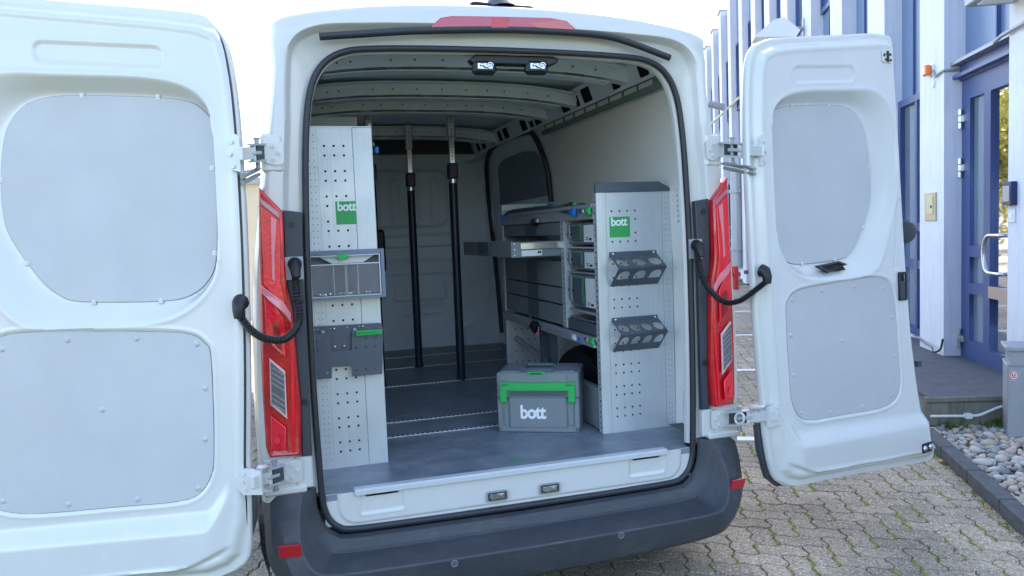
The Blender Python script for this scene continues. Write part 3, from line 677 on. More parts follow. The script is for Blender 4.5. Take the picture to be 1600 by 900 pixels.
def door_h(P, s):
    out_ = np.vstack([HB, HR, HT[::-1], HL[::-1]]); d = -sdf(P, out_); u, z = P[:,0], P[:,1]
    h = -.024+.024*sstep(d, .020, .044)
    h += .004*np.exp(-((d-.055)/.010)**2)
    dw, dr = sdf(P, WIN), sdf(P, REC)
    t = np.where(dw <= 0, 1.0, np.where(dr >= 0, 0.0, (-dr)/(np.abs(dr)+np.abs(dw)+1e-9)))
    h -= .055*(.55*sstep(t, .0, .88)+.45*np.clip(t/.9,0,1)); h += .003*np.exp(-(dr/.012)**2)
    dl = sdf(P, LOW); h -= .007*(1-sstep(dl, -.001, .009)); h += .0030*np.exp(-((dl-.012)/.005)**2)
    de = sdf(P, EMB); h -= .006*(1-sstep(de, -.005, .002)); h += .0018*np.exp(-((de-.005)/.004)**2)
    zt = .625-.07*u-.10*sstep(u,-.22,-.40)*0; side = sstep(u, -.415, -.30)
    zt = zt+.12*(1-side)
    h += .034*(1-sstep(z, zt-.075, zt))*side
    zr = .432-.085*u+.07*sstep(-u, .20, .45)
    h -= .018*(1-sstep(z, zr-.007, zr+.004))*sstep(u,-.40,-.33)
    h += .010*np.exp(-((z-(zr+.045))/.006)**2)*0
    # shallow fold running up the latch side
    dv = sdf(P, [(.46,1.30),(.53,1.30),(.56,1.52),(.545,1.66),(.50,1.62)]); h -= .005*(1-sstep(dv,-.012,.006))
    return h
for s in (-1, 1):
    F = dframe(s); nu, nv = 170, 300
    HLs = [(x+(.040 if s<0 else .0)*sstep(np.array([z]),.42,.7)[0], z) for x, z in HL]; HTs = [HLs[-1]]+HT[1:]; 
    HLs = list(map(tuple, catmull(HLs,3))); HRs = list(map(tuple, catmull(HR,3)))
    Gp = coons(HLs, HRs, catmull(HB,3), catmull(HTs,3), nu, nv); P = Gp.reshape(-1,2); hh = door_h(P, s).reshape(nv, nu)
    W = F.o + Gp[...,0:1]*F.a + Gp[...,1:2]*F.b + hh[...,None]*F.c
    mb = MB(); mb.grid(W)
    # rounded edge going back to the outer skin
    bd = np.concatenate([Gp[0], Gp[1:,-1], Gp[-1,::-1][1:], Gp[::-1,0][1:-1]]); n = len(bd); ctr = bd.mean(0)
    T = np.roll(bd,-1,0)-np.roll(bd,1,0); T /= np.hypot(*T.T)[:,None]+1e-9; nr = np.c_[T[:,1], -T[:,0]]
    rings = []
    for dd, hgt in ((0,-.024),(.006,-.027),(.009,-.034),(.009,-.048),(.004,-.058),(-.004,-.062)):
        q = bd+nr*dd; rings.append(F.o+q[:,0:1]*F.a+q[:,1:2]*F.b+hgt*F.c)
    mb.grid(np.array(rings), closed_u=True)
    mb.grid(F.o + Gp[::6,::6,0:1]*F.a + Gp[::6,::6,1:2]*F.b - .062*F.c)
    d = mb.build('rear_door', PAINT, van, smooth=60)
    d['label'] = 'left rear door, cut by the photo edge' if s < 0 else 'right rear door with black latch and grips'
    wc = plate('window_cover', F, [tuple(p) for p in WIN], (), .004, INSERT, d, bevel=.001, c0=-.0545)
    lc = plate('lower_cover', F, [tuple(p*[.997,1]) for p in LOW], (), .004, INSERT, d, bevel=.001, c0=-.0075)
    wv = np.array(WIN); wc_ = wv.mean(0); lv = np.array(LOW); lc_ = lv.mean(0)
    plate('gap_shade_line', F, [tuple(wc_+(q_-wc_)*(1+.0018/np.hypot(*(q_-wc_)))) for q_ in wv], (), .003, mat('gap_shade_grey',(.20,.21,.22),.6), d, c0=-.0555)  # grey rim sheets paint the shaded gap line around both inserts
    plate('gap_shade_line', F, [tuple(lc_+(q_-lc_)*(1+.0022/np.hypot(*(q_-lc_)))) for q_ in lv], (), .0035, mat('gap_shade_grey',(.20,.21,.22),.6), d, c0=-.0085)
    for (u, z) in RIV:
        mb = MB(); c = F((u,z,-.0035)); mb.dome(c, F.c, .0105, .0045, 12, 3); mb.cyl(F((u,z,.0008)), F((u,z,.0016)), .0030, 8); mb.build('rivet', INSERT, lc, smooth=40)
    for (u, z, a) in ((-.204,2.058,0),(.061,2.076,0),(-.377,1.81,90),(-.367,1.52,90),(-.168,1.362,180),(.07,1.366,180),(.372,1.80,-90),(.30,1.51,-90)):
        mb = MB(); mb.box((u-.008,z-.009,-.052),(u+.008,z+.009,-.048), F, .0015); mb.cyl(F((u,z,-.048)),F((u,z,-.0455)),.0032,8); mb.build('retaining_clip', PAINT, wc)
    # dark exterior moulding behind the lower edge
    mo = plate('outer_moulding', F, [(-.37+(.0 if s>0 else .03),.40),(-.435+(.0 if s>0 else .035),.45),(-.480+(.0 if s>0 else .035),.58),(-.490+(.0 if s>0 else .035),.70),(.66,.70),(.70,.38),(.6,.325)], (), .03, PLAST, d, bevel=.006, c0=-.090)
    if s > 0:
        g = plate('pull_grip', Fr(F((0,0,.0)), F.a, F.b*.35+F.c*-.0, F.c), [(-.115,1.342/.35),(.125,1.358/.35),(.085,1.335/.35+.16),(-.16,1.30/.35+.12)], (), .004, BLACK, d) if False else None
        gf = Fr(F((0,1.332,-.016)), F.a, F.b*.80+F.c*-.62, F.c*.8+F.b*.6)
        g = plate('pull_grip', gf, [(-.115,.018),(.070,.034),(.118,.012),(-.062,-.024)][::-1], [[(-.078,.010),(.062,.022),(.088,.010),(-.052,-.014)]], .008, BLACK, d, bevel=.002)
        mb = MB(); mb.box((-.075,-.014,-.002),(.085,.022,.001), gf); mb.build('grip_well', VOID, g)
        lk = plate('latch_bezel', F, rrect(.492,1.145,.560,1.285,.008,3), [rrect(.505,1.155,.548,1.275,.005,3)], .010, BLACK, d, bevel=.002, c0=.0)
        mb = MB(); mb.box((.505,1.155,.001),(.548,1.235,.006), F, .002); mb.build('latch_handle', TRIM, lk)
        mb = MB(); mb.box((.505,1.236,.0005),(.548,1.275,.002), F); mb.build('latch_well', VOID, lk)
        mb = MB(); mb.box((.655,.80,-.022),(.690,.83,-.002), F); mb.build('edge_notch', TRIM, d)
        mb = MB(); G = []
        for k, rr_ in ((-.030,1.0),(.0,1.0),(.008,.97),(.014,.88),(.018,.5),(.019,.02)):
            G.append([F((.665+.105*rr_*math.cos(t), 1.478+.058*rr_*math.sin(t), -.062+k)) for t in np.linspace(0,2*math.pi,33)])
        mb.grid(G)
        mb.build('outside_handle', BLACK, d, smooth=40)
    # latch plates at top and bottom
    for (u, z, white) in ((.448,2.318,True),(.648,.402,False)):
        f2 = Fr(F((u,z,.0)), F.a, F.b, F.c)
        h0 = .0 if white else .033
        lp_ = plate('latch_plate', f2, rrect(-.040,-.028,.040,.028,.008,3) if white else rrect(-.044,-.024,.044,.024,.006,3), (), .006, PAINT if white else BLACK, d, bevel=.0015, c0=h0)
        mb = MB()
        if white:
            for (a_,b_) in ((-.025,.006),(.025,.012),(.027,-.014),(-.012,-.014)): mb.cyl(f2((a_,b_,.006)), f2((a_,b_,.009)), .0065, 10)
            mb.box((-.004,-.026,.006),(.010,.028,.012), f2, .002); mb.box((-.010,.008,.006),(.018,.016,.013), f2, .002)
            mb.build('latch_roller', BLACK, lp_)
        else:
            for a_ in (-.024,.026): mb.dome(f2((a_,0,h0+.006)), f2.c, .014, .010, 12, 3); mb.cyl(f2((a_,0,h0+.012)), f2((a_,0,h0+.019)), .004, 8)
            mb.build('latch_roller', STEEL, lp_, smooth=50)
    mb = MB(); mb.box((.02,2.318,-.0),(.05,2.323,.003), F); mb.build('drain_slot', TRIM, d)
    # hinges: leaf on the door, arms and knuckle to the body
    for (zb, ub) in ((1.873,-.480),(.689,-.452)):
        bodyp = np.array([s*.905, -.018, zb]); upper = zb > 1
        zd = 1.845 if upper else .742
        dp = F((ub, zd, .004))
        hname = 'door_hinge'
        mb = MB()
        bf = Fr(bodyp, (s,0,0), (0,0,1), (0,-1,0))
        mb.prism([(-.030,-.030),(-.024,-.040),(.0,-.046),(.055,-.03),(.055,.03),(.0,.046),(-.024,.040),(-.030,.030)], -.004, .004, bf)
        brk = mb; mb = MB()
        a = bf((.045,0,.012)); b_ = dp+F.a*-.035+F.c*.010
        dirv = (b_-a)/np.linalg.norm(b_-a); zv = np.array([0,0,1.0]); cv = np.cross(dirv, zv); L_ = np.linalg.norm(b_-a)
        af = Fr(a, dirv, zv, cv)
        mb = MB()
        for (z0,z1) in ((.026,.033),(-.033,-.026)): mb.prism([(-.03,-.012),(L_*.30,-.016),(L_*.62,-.010),(L_*.62,.012),(L_*.30,.020),(-.03,.016)], z0, z1, Fr(af.o, af.a, af.c, af.b))
        mb.box((L_*.20,-.007,-.012),(L_*.60,.007,.014), af, .003)
        arm_b = mb; mb = MB()
        mb.cyl(af((L_*.28,-.052,.0)), af((L_*.28,.048,.0)), .0085, 14); mb.cyl(af((L_*.28,.048,.0)), af((L_*.28,.053,.0)), .012, 14); mb.cyl(af((L_*.28,-.057,.0)), af((L_*.28,-.052,.0)), .012, 14)
        pin_b = mb; mb = MB()
        if not upper: mb.sweep([af((L_*.34+.024*math.cos(t), .024*math.sin(t), .018)) for t in np.linspace(0,2*math.pi,24)], .006, 8)
        ring_b = mb; mb = MB()
        mb.box((L_*.46,-.028,-.008),(L_*.54,.028,.010), af, .003); mb.box((L_*.54,-.022,-.006),(L_+.03,.022,.008), af, .003)
        fd = Fr(dp, F.a, F.b, F.c)
        if upper: mb.prism([(-.020,-.060),(.012,-.052),(.028,-.035),(.030,.035),(.012,.062),(-.012,.066),(-.022,.05)], -.004, .007, fd)
        else: mb.prism([(-.055,-.045),(.010,-.045),(.036,-.015),(.036,.012),(.010,.045),(-.055,.036)], -.004, .010, fd)
        hg = mb.build(hname, PAINT, van, smooth=30)
        brk.build('hinge_bracket', PAINT, hg, smooth=30); arm_b.build('hinge_arm', mat('hinge_primer',(.50,.52,.53),.3,metal=.1), hg); pin_b.build('hinge_pin', GREYP, hg)
        if not upper: ring_b.build('hinge_ring', PAINT, hg, smooth=50)
        mb = MB(); mb.box((L_*.02,-.024,-.010),(L_*.44,.024,-.004), af); mb.build('hinge_gap_shade', TRIM, hg)  # dark box painted in for the shade between the hinge arms
        mb = MB()
        for (a_,b_) in ((-.008,0),(.030-.02,.024),(.010,-.024)): mb = MB(); mb.cyl(bf((a_-.004,b_,.003)), bf((a_-.004,b_,.009)), .0085, 12); mb.dome(bf((a_-.004,b_,.0085)), bf.c, .0045, .003, 8, 2); mb.build('hinge_bolt', PAINT, hg)
        for (a_,b_) in ((.006,.045),(.012,0),(.004,-.045)): mb = MB(); mb.cyl(fd((a_,b_*(.9 if upper else .6),.005)), fd((a_,b_*(.9 if upper else .6),.013)), .0075, 10); mb.build('hinge_bolt', PAINT, hg)
        if upper:
            mb = MB()
            for k, (e0, e1) in enumerate((((.02,-.058),(.17,-.072)),((.02,-.078),(.17,-.092)))):
                p0 = af((e0[0]*.9, e0[1], .012)); p1 = af((L_*.95, e1[1]-.004, .012)); mb.cyl(p0, p1, .008, 10)
            mb.cyl(af((L_*.1,-.060,.03)), af((L_*.9,-.066,.03)), .005, 8)
            mb.build('check_spring', mat('grey_spring',(.40,.42,.42),.35,metal=.6), hg)
        else:
            mb = MB(); mb.box((L_*.50,.030,-.012),(L_*.86,.052,.016), af, .009); mb.build('hinge_cover', PAINT, hg, smooth=40)
    # corrugated cable conduit from the trim column to the door
    if s < 0: src, dst, mids = atY((461,418),-.02), F((-.470,1.338,.006)), [atY((463,455),-.06), atY((468,500),-.10), atY((448,528),-.17), atY((420,530),-.21), atY((395,518),-.24)]
    else: src, dst, mids = atY((1089,388),-.02), F((-.505,1.338,.006)), [atY((1092,412),-.06), atY((1103,445),-.10), atY((1130,471),-.15), atY((1155,470),-.19), atY((1178,455),-.22)]
    cf = (1,0,0)
    pts = catmull([src]+mids+[dst+F.c*.02+np.array([0,0,-.03])], 56)
    mb = MB(); N_ = len(pts)
    mb.sweep(pts, lambda t: .0122+.0024*math.sin(t*2*math.pi*52), 10)
    cd = mb.build('cable_conduit', BLACK, van, smooth=60)
    mb = MB(); mb.sweep([src+np.array([0,.01,.012]), src+np.array([0,-.012,.008]), src+np.array([0,-.026,-.006]), src+np.array([.002,-.034,-.035])], lambda t: .027-.011*t, 14)
    mb.build('conduit_boot', BLACK, cd, smooth=60); mb = MB()
    mb.sweep([dst+np.array([0,0,.014])-F.c*.004, dst+F.c*.012+np.array([0,0,.010]), dst+F.c*.022+np.array([0,0,-.012]), dst+F.c*.022+np.array([0,0,-.040])], lambda t: .028-.012*t, 14)
    mb.build('conduit_boot', BLACK, cd, smooth=60)
    mb = MB(); mb.box((src[0]-.034,-.0125,src[2]-.045),(src[0]+.030,-.0085,src[2]+.040)); mb.build('conduit_socket', GREYP, cd)

# ================================================================== LEFT RACK
lr = thing('shelving_unit', 'tall perforated pale metal rack standing behind the left door opening', 'rack', (-.65, .38, .56))
f = Fr((0,.38,0),(1,0,0),(0,0,1),(0,-1,0))
holes = []
zs = []
z = 1.944
while z > .60: zs += [z, z-.040]; z -= .106
for z in zs:
    for k in range(4):
        if k > 0 and 1.60 < z < 1.715: continue
        holes.append((-.706+.0405*k, z, .0044))
ep = holed_grid('end_panel', f, -.735, .565, -.588, 2.020, holes, ALU, lr)
sm = [(x, .60+.0267*i, .0019) for i in range(53) for x in (-.768,-.749)]
cp = holed_grid('hole_strip', Fr((0,.379,0),(1,0,0),(0,0,1),(0,-1,0)), -.785, .565, -.7355, 2.020, sm, ALU, lr)
mb = MB(); mb.box((-.800,.379,.562),(-.7855,.42,2.022)); mb.box((-.5875,.377,.562),(-.504,.388,2.024),bev=.002); mb.box((-.510,.379,.562),(-.504,.44,2.024)); mb.box((-.8,.377,2.020),(-.504,.42,2.026)); mb.box((-.8,.378,.5605),(-.504,.42,.566))
mb.box((-.804,.375,1.98),(-.801,.44,2.06)); mb.build('panel_flange', ALU, lr)
mb = MB(); mb.box((-.798,.386,.563),(-.506,.392,2.02)); mb.build('dark_backing', VOID, lr)  # near-black sheet stands in for the dark interior behind the holes
for z in (.60,.95,1.30,1.65,1.98):
    mb = MB(); mb.box((-.86,.40,z),(-.506,1.90,z+.02)); mb.box((-.512,.40,z-.03),(-.506,1.90,z+.06)); mb.build('shelf', SHELF, lr)
mb = MB(); mb.box((-.86,1.90,.562),(-.504,1.92,2.02)); mb.build('end_panel', ALU, lr)
mb = MB(); mb.prism([(-.84,2.02),(-.50,2.02),(-.50,2.16),(-.76,2.16),(-.84,2.08)], 0, .01, rearY(1.0)); mb.build('top_backboard', SHELF, lr)
def logo(fr, x0, z0, x1, z1, parent, size):
    mb = MB(); mb.box((x0,z0,.0004),(x1,z1,.0016), fr); lg = mb.build('logo_sticker', GREENS, parent)
    o = text('bott', 'logo_lettering', fr, x0+.008, z1-size*.74, size, WPRINT, lg, thick=.0006, bold=.0014, c0=.002, sx=.93)
    return lg, o
logo(f, -.672, 1.612, -.580, 1.710, lr, .053)

# clear tilt bin on the left rack
bn = thing('tilt_bin', 'clear plastic tilt bin with green latch hanging on the left rack', 'storage bin', (-.65,.37,1.30))
q0 = atY((483,470),.300); q1 = atY((597,389),.300)
fb = rearY(.300); x0,x1,z0,z1 = -.800, q1[0]-.004, q0[2]+.004, q1[2]-.002
HOUS = mat('bin_housing', (.16,.20,.27), .4)
mb = MB(); mb.box((x0-.006,z1-.014,-.070),(x1+.008,z1+.004,.004), fb); mb.box((x0-.006,z0-.006,-.070),(x1+.006,z0+.006,.004), fb); mb.box((x1-.004,z0-.005,-.070),(x1+.010,z1+.004,.006), fb); mb.box((x0-.008,z0-.005,-.070),(x0+.004,z1,.004), fb)
mb.build('housing', HOUS, bn)
mb = MB(); mb.box((x0,z0,-.072),(x1,z1,-.068), fb); mb.build('back_wall', mat('bin_back', (.20,.22,.30), .5, noise=.15, nscale=12), bn)
mb = MB(); mb.box((x0+.008,z0+.006,.001),(x1-.008,z1-.055,.004), fb); mb.box((x0+.008,z0+.006,-.060),(x1-.008,z0+.010,.0), fb); mb.build('bin_front', CLEARP, bn)
mb = MB(); mb.box((x0+.008,z1-.056,.0005),(x1-.008,z1-.052,.008), fb); mb.box((x0+.008,z1-.020,.0005),(x1-.008,z1-.016,.006), fb); mb.box((x0+.006,z0+.006,.0005),(x0+.009,z1-.016,.007), fb); mb.box((x1-.012,z0+.006,.0005),(x1-.008,z1-.016,.007), fb); mb.box((x0+.01,z0+.006,.002),(x1-.01,z0+.009,.006), fb)
for xx in (-.700,-.652,-.646,-.600): mb.box((xx-.0012,z0+.012,-.05),(xx+.0012,z1-.058,.0), fb)
mb.build('bin_rim', mat('clear_edge',(.60,.66,.74),.15,coat=1), bn)
mb = MB(); mb.prism([(x0+.045,z1-.022),(x1-.02,z1-.018),(x1-.075,z1-.050),(x0+.10,z1-.052)], -.030, -.026, fb); mb.build('label_insert', PAPER, bn)
mb = MB(); mb.box((-.680,z1-.034,.002),(-.640,z1-.010,.010), fb, .002); mb.build('green_latch', GREEN, bn)
scr = MB()
for i in range(26):
    xx = random.uniform(x0+.02,x1-.02); scr.dome(fb((xx, z0+.014+random.uniform(0,.006), -.012-random.uniform(0,.03))), (0,-1,.3), random.uniform(.003,.007), .004, 8, 2)
tag(scr.build('loose_screws', STEEL), 'loose bright screws lying in the bottom of the clear bin', 'screws'); bpy.data.objects['loose_screws']['kind'] = 'stuff'

# anthracite tool holder plate
th = thing('tool_holder', 'dark grey folded metal tool holder with bright green clip on the left rack', 'tool holder', (-.65,.36,.95))
ft = rearY(.352)
def pxr(L, Y): return [(lambda q: (q[0], q[2]))(atY(u, Y)) for u in L]
def zz(px, py, sx=7.5, ox=480, oy=490): return (ox+px/sx, oy+py/sx)
bp = pxr([zz(55,155),zz(855,108),zz(890,175),zz(880,705),zz(525,735),zz(522,612),zz(288,625),zz(285,755),zz(95,772),zz(60,240)], .350)
sq = lambda L, r: [[(x-r,z-r),(x+r,z-r),(x+r,z+r),(x-r,z+r)] for x, z in pxr([zz(*u) for u in L], .346)]
back = pxr([zz(55,155),zz(855,108),zz(890,175),zz(890,240),zz(60,300)], .356)
plate('top_flange', rearY(.358), back, (), .004, ANTH, th)
hl = sq([(115,328),(230,318),(115,432),(232,424),(570,398),(683,388),(795,382),(683,288),(793,280),(120,700),(236,690),(573,660),(684,652),(795,642)], .0045)
fr1 = pxr([zz(60,235),zz(278,222),zz(285,440),zz(523,428),zz(520,205),zz(560,200),zz(888,240),zz(878,705),zz(525,735),zz(522,612),zz(288,625),zz(285,755),zz(95,772)], .346)
plate('front_plate', rearY(.346), fr1, hl, .004, ANTH, th, bevel=.0008, c0=.004)
mb = MB(); c = [fr1[i] for i in (0,)]
a,b_ = pxr([zz(285,225),zz(523,440)], .352); mb.box((a[0],b_[1],-.002),(b_[0],a[1]+.02,.001), rearY(.356)); mb.build('recess_plate', ANTH, th)
mb = MB()
for (px,py,r) in ((315,178,.0065),(650,148,.0055),(325,388,.0065),(435,380,.0065),(87,190,.003),(128,188,.003),(272,178,.003),(468,163,.004),(608,153,.003)):
    q = atY(zz(px,py), .350); mb.dome(q, (0,-1,0), r, r*.8, 10, 3)
mb.build('bolt', STEEL, th, smooth=50)
mb = MB()
for (px,py) in ((183,212),(556,183)):
    q = atY(zz(px,py), .346); mb.box((q[0]-.007,q[1]-.008,q[2]-.006),(q[0]+.007,q[1],q[2]+.006),bev=.001)
mb.build('hook_tab', GREYP, th)
g0 = atY(zz(568,262), .335); g1 = atY(zz(870,185), .335)
gl = plate('green_clip', rearY(.335), pxr([zz(570,262),zz(868,238),zz(875,182),zz(568,200)], .335), (), .010, GREEN, th, bevel=.002)
mb = MB(); m_ = pxr([zz(585,246),zz(852,226),zz(855,200),zz(583,218)], .326); mb.prism(m_, .0, .0015, rearY(.3255)); mb.build('clip_groove', mat('clip_groove_green',(.015,.28,.06),.5), gl)

# ================================================================== RIGHT RACK
rr = thing('shelving_unit', 'lower silver rack with drawers along the right wall, charcoal cap on its end', 'rack', (.73, .405, .56))
f = Fr((0,.405,0),(1,0,0),(0,0,1),(0,-1,0))
holes = []; z = 1.633
while z > .62:
    for zz_ in (z, z-.040):
        for k in range(4):
            if k < 3 and 1.50 < zz_ < 1.61: continue
            holes.append((.615+.0407*k, zz_, .0044))
    z -= .106
holed_grid('end_panel', f, .585, .566, .880, 1.722, holes, ALU, rr)
sm = [(x, .60+.0267*i, .0019) for i in range(42) for x in (.897,.914)]
holed_grid('hole_strip', Fr((0,.404,0),(1,0,0),(0,0,1),(0,-1,0)), .8805, .566, .926, 1.722, sm, ALU, rr)
mb = MB(); mb.box((.535,.400,.562),(.5845,.412,1.724),bev=.003); mb.box((.926,.404,.562),(.930,.45,1.722)); mb.box((.54,.402,.5605),(.93,.44,.5655)); mb.build('panel_flange', ALU, rr)
mb = MB(); mb.box((.54,.412,.563),(.925,.418,1.72)); mb.build('dark_backing', VOID, rr)  # same near-black sheet, darkness behind the perforations put into colour
cp = plate('top_cap', f, [(.530,1.722),(.930,1.722),(.930,1.735),(.866,1.770),(.545,1.770),(.533,1.762)], (), .022, ANTH, rr, bevel=.004, c0=-.014)
# perforated front edge of the end panel (seen from the aisle) and uprights
def upright(y, z0, z1, w_=.035):
    mb = MB(); mb.box((.538,y-w_/2,z0),(.575,y+w_/2,z1),bev=.002); u = mb.build('upright', ALU, rr)
    mb = MB(); z = z0+.02
    while z < z1-.02:
        mb.box((.5370,y-.004,z),(.5381,y+.004,z+.007)); z += .0267
    mb.build('upright_slot', VOID, u, kind='stuff')
upright(.430,.562,1.724,.045); upright(.880,1.03,1.62,.055); upright(2.03,.562,1.74,.030)
mb = MB(); mb.box((.538,.853,.9),(.90,.907,1.62)); 
mb = MB(); mb.box((.575,2.02,.562),(.86,2.035,1.74)); mb.build('end_panel', ALU, rr)
# small round marks of the far pegboard panel
mb = MB()
for i in range(6):
    for j in range(4): mb.box((.60+.045*i,2.018,.66+.075*j),(.609+.045*i,2.0195,.669+.075*j))
mb.build('peg_hole', VOID, rr, kind='stuff')
mb = MB(); mb.box((.565,.855,1.05),(.90,.905,1.60)); mb.build('divider_panel', ALU, rr)
# base beam
mb = MB(); mb.box((.530,.45,.985),(.90,2.02,1.005)); mb.box((.520,.45,.975),(.545,2.02,1.025),bev=.003); mb.box((.516,.45,1.005),(.522,2.02,1.012)); mb.build('base_beam', SHELF, rr)
mb = MB(); mb.box((.86,.45,.57),(.868,2.0,.98)); mb.build('rear_skirt', LINER, rr)
mb = MB(); mb.cyl((.60,.60,.70),(.60,2.0,.83),.018,10); mb.build('cross_tube', SHELF, rr)
mb = MB(); mb.box((.56,1.18,.57),(.60,1.26,.98)); mb.box((.565,1.36,.57),(.60,1.39,.98)); mb.build('support_post', ANTH, rr)
mb = MB(); mb.box((.545,.45,.57),(.56,.98,.62)); mb.box((.545,.45,.62),(.552,.98,.76)); mb.box((.540,.45,.755),(.570,.98,.775)); mb.box((.538,.45,.60),(.546,.98,.606)); mb.build('side_tray', CASE, rr)
# top tray
mb = MB(); mb.box((.545,.45,1.60),(.90,2.02,1.612)); mb.box((.535,.45,1.60),(.545,2.02,1.665)); mb.box((.528,.45,1.655),(.550,2.02,1.672)); mb.box((.545,.45,1.672-.01),(.9,.46,1.69)); mb.box((.55,2.0,1.60),(.9,2.015,1.70)); mb.build('top_tray', SHELF, rr)
mb = MB(); mb.box((.87,.45,1.60),(.885,2.02,1.72)); mb.build('tray_back', LINER, rr)
# drawers between the uprights (y .91 .. 2.01)
def drawer(z0, z1, xf=.545, nm='drawer', m=CASE):
    mb = MB(); mb.box((xf,.915,z0),(xf+.012,2.005,z1),bev=.002); mb.box((xf+.012,.92,z0),(.86,2.0,z0+.008)); mb.box((xf+.012,.915,z0),(.86,.922,z1-.01)); mb.box((xf+.012,1.998,z0),(.86,2.005,z1-.01)); mb.box((.852,.92,z0),(.86,2.0,z1-.01))
    d = mb.build(nm, m, rr)
    mb = MB(); mb.box((xf-.004,1.32,z0+.008),(xf-.0005,1.52,z1-.002)); mb.box((xf-.009,1.36,z0+.018),(xf-.004,1.48,z0+.034),bev=.002); mb.build('drawer_latch', ANTH, d)
    return d
drawer(1.525,1.595); drawer(1.245,1.385); drawer(1.150,1.238); drawer(1.035,1.142)
qa = atY((798,378), .915); xf = qa[0]
z0 = atX((798,403), xf)[2]; yb = atX((727,376), xf)[1]; z1 = qa[2]
mb = MB(); mb.box((xf,.915,z0),(xf+.012,2.005,z1),bev=.002); mb.box((xf+.012,.92,z0),(xf+.33,2.0,z0+.006)); mb.box((xf+.01,1.998,z0),(xf+.33,2.005,z1-.004)); mb.box((xf+.01,.915,z0+.002),(xf+.33,.921,z1-.004))
od = mb.build('pulled_drawer', CASE, rr)
mb = MB(); mb.box((xf-.004,1.36,z0+.004),(xf-.0005,1.60,z1-.002)); mb.box((xf-.008,1.42,z0+.015),(xf-.004,1.54,z0+.03)); mb.build('drawer_latch', ANTH, od)
zm = (z0+z1)/2
mb = MB(); mb.box((xf+.05,.903,zm+.000),(.62,.914,z1-.010),bev=.001); mb.box((xf+.06,.899,zm+.010),(xf+.11,.903,z1-.018)); mb.box((xf+.14,.900,zm+.014),(xf+.20,.903,z1-.022)); mb.build('drawer_slide', STEEL, od)
mb = MB(); mb.box((xf+.055,.906,z0+.006),(xf+.17,.9145,zm-.006)); lb = mb.build('drawer_label', PAPER, od)
mb = MB(); mb.box((xf+.145,.9050,z0+.02),(xf+.165,.9059,z0+.03)); mb.build('print', BLACK, lb)
mb = MB()
for (a_,b_) in ((xf+.018,z0+.012),(xf+.018,z1-.012),(xf+.018,zm),(.57,zm+.014),(.585,zm+.014)): mb.cyl((a_,.914,b_),(a_,.909,b_),.004,8)
mb.build('drawer_screw', STEEL, od)
logo(f, .602, 1.508, .708, 1.606, rr, .057)
# black bracket feet / sockets on the frame edge
mb = MB(); 
for z in [.60+.06*i for i in range(19)]: mb.cyl((.5365,.415,z),(.534,.415,z),.0055,8)
mb.build('edge_rivet', STEEL, rr, kind='stuff')
# contents of the top tray: cables and offcuts
mb = MB()
for i in range(26):
    y0 = random.uniform(.8,1.8); x0 = random.uniform(.56,.80); pts = [(x0+random.uniform(-.05,.05), y0+.07*k+random.uniform(-.05,.05), 1.675+random.uniform(0,.025)) for k in range(4)]
    mb.sweep(catmull(pts,4), random.uniform(.003,.006), 6)
c = mb.build('loose_cables', ANTH); tag(c, 'tangle of dark cables and offcuts lying in the top tray of the right rack', 'cables'); c['kind'] = 'stuff'
mb = MB()
for i in range(5):
    y0 = .75+.22*i; x0 = .60+.03*(i%3); mb.prism([(x0,y0),(x0+.12,y0+.04),(x0+.10,y0+.22),(x0-.01,y0+.17)], 1.676+.003*i, 1.679+.003*i)
c = mb.build('cardboard_offcuts', mat('card',(.36,.31,.26),.8,noise=.1)); tag(c, 'pale card offcuts lying flat in the top tray of the right rack', 'card'); c['kind'] = 'stuff'

# storage cases between the end panel and the middle upright
def case(z0, z1, label):
    t = thing('storage_case', label, 'storage case', (.60,.65,z0), 'grey storage cases stacked in the right rack')
    mb = MB(); mb.box((.560,.465,z0),(.87,.842,z1),bev=.010); mb.box((.552,.50,z0+.012),(.562,.60,z1-.012),bev=.004); mb.build('case_body', CASE, t)
    mb = MB(); mb.box((.549,.455,z0+(z1-z0)*.45),(.556,.845,z0+(z1-z0)*.55)); mb.build('lid_seam', TRIM, t)
    mb = MB(); mb.box((.546,.62,z0+.018),(.556,.76,z1-.010),bev=.004); mb.build('front_latch', ANTH, t)
    mb = MB(); mb.box((.5445,.63,z1-.014),(.549,.755,z1-.009)); mb.box((.5440,.632,z0+.03),(.5455,.638,z1-.014)); mb.build('green_edge', GREEN, t)
    mb = MB(); mb.box((.5480,.475,z0+.014),(.5515,.60,z1-.012)); lb = mb.build('case_label', PAPER, t)
    mb = MB(); mb.box((.5468,.50,z0+.022),(.5479,.53,z0+.034)); mb.box((.5468,.54,z0+.024),(.5479,.575,z0+.028)); mb.box((.5468,.54,z0+.034),(.5479,.575,z0+.038)); mb.build('print', BLACK, lb)
    mb = MB(); mb.box((.545,.79,z0+.03),(.556,.825,z1-.006),bev=.003); mb.build('side_clip', GREYP, t)
case(1.475,1.585,'small grey case with green latch, topmost in the right rack')
case(1.345,1.450,'small grey case with green latch, middle of three in the right rack')
case(1.150,1.320,'taller grey case with green latch, lowest of three in the right rack')
mb = MB(); mb.box((.552,.46,1.128),(.90,.85,1.140)); mb.box((.552,.46,1.328),(.90,.85,1.336)); mb.box((.552,.46,1.456),(.90,.85,1.464)); mb.build('case_shelf', SHELF, rr)
mb = MB(); mb.box((.548,.46,1.028),(.90,.85,1.036)); mb.box((.545,.47,1.03),(.556,.86,1.085),bev=.003); mb.build('lower_tray', ANTH, rr)
mb = MB(); mb.box((.548,.50,1.09),(.80,.84,1.10)); mb.build('tray_slide', STEEL, rr)

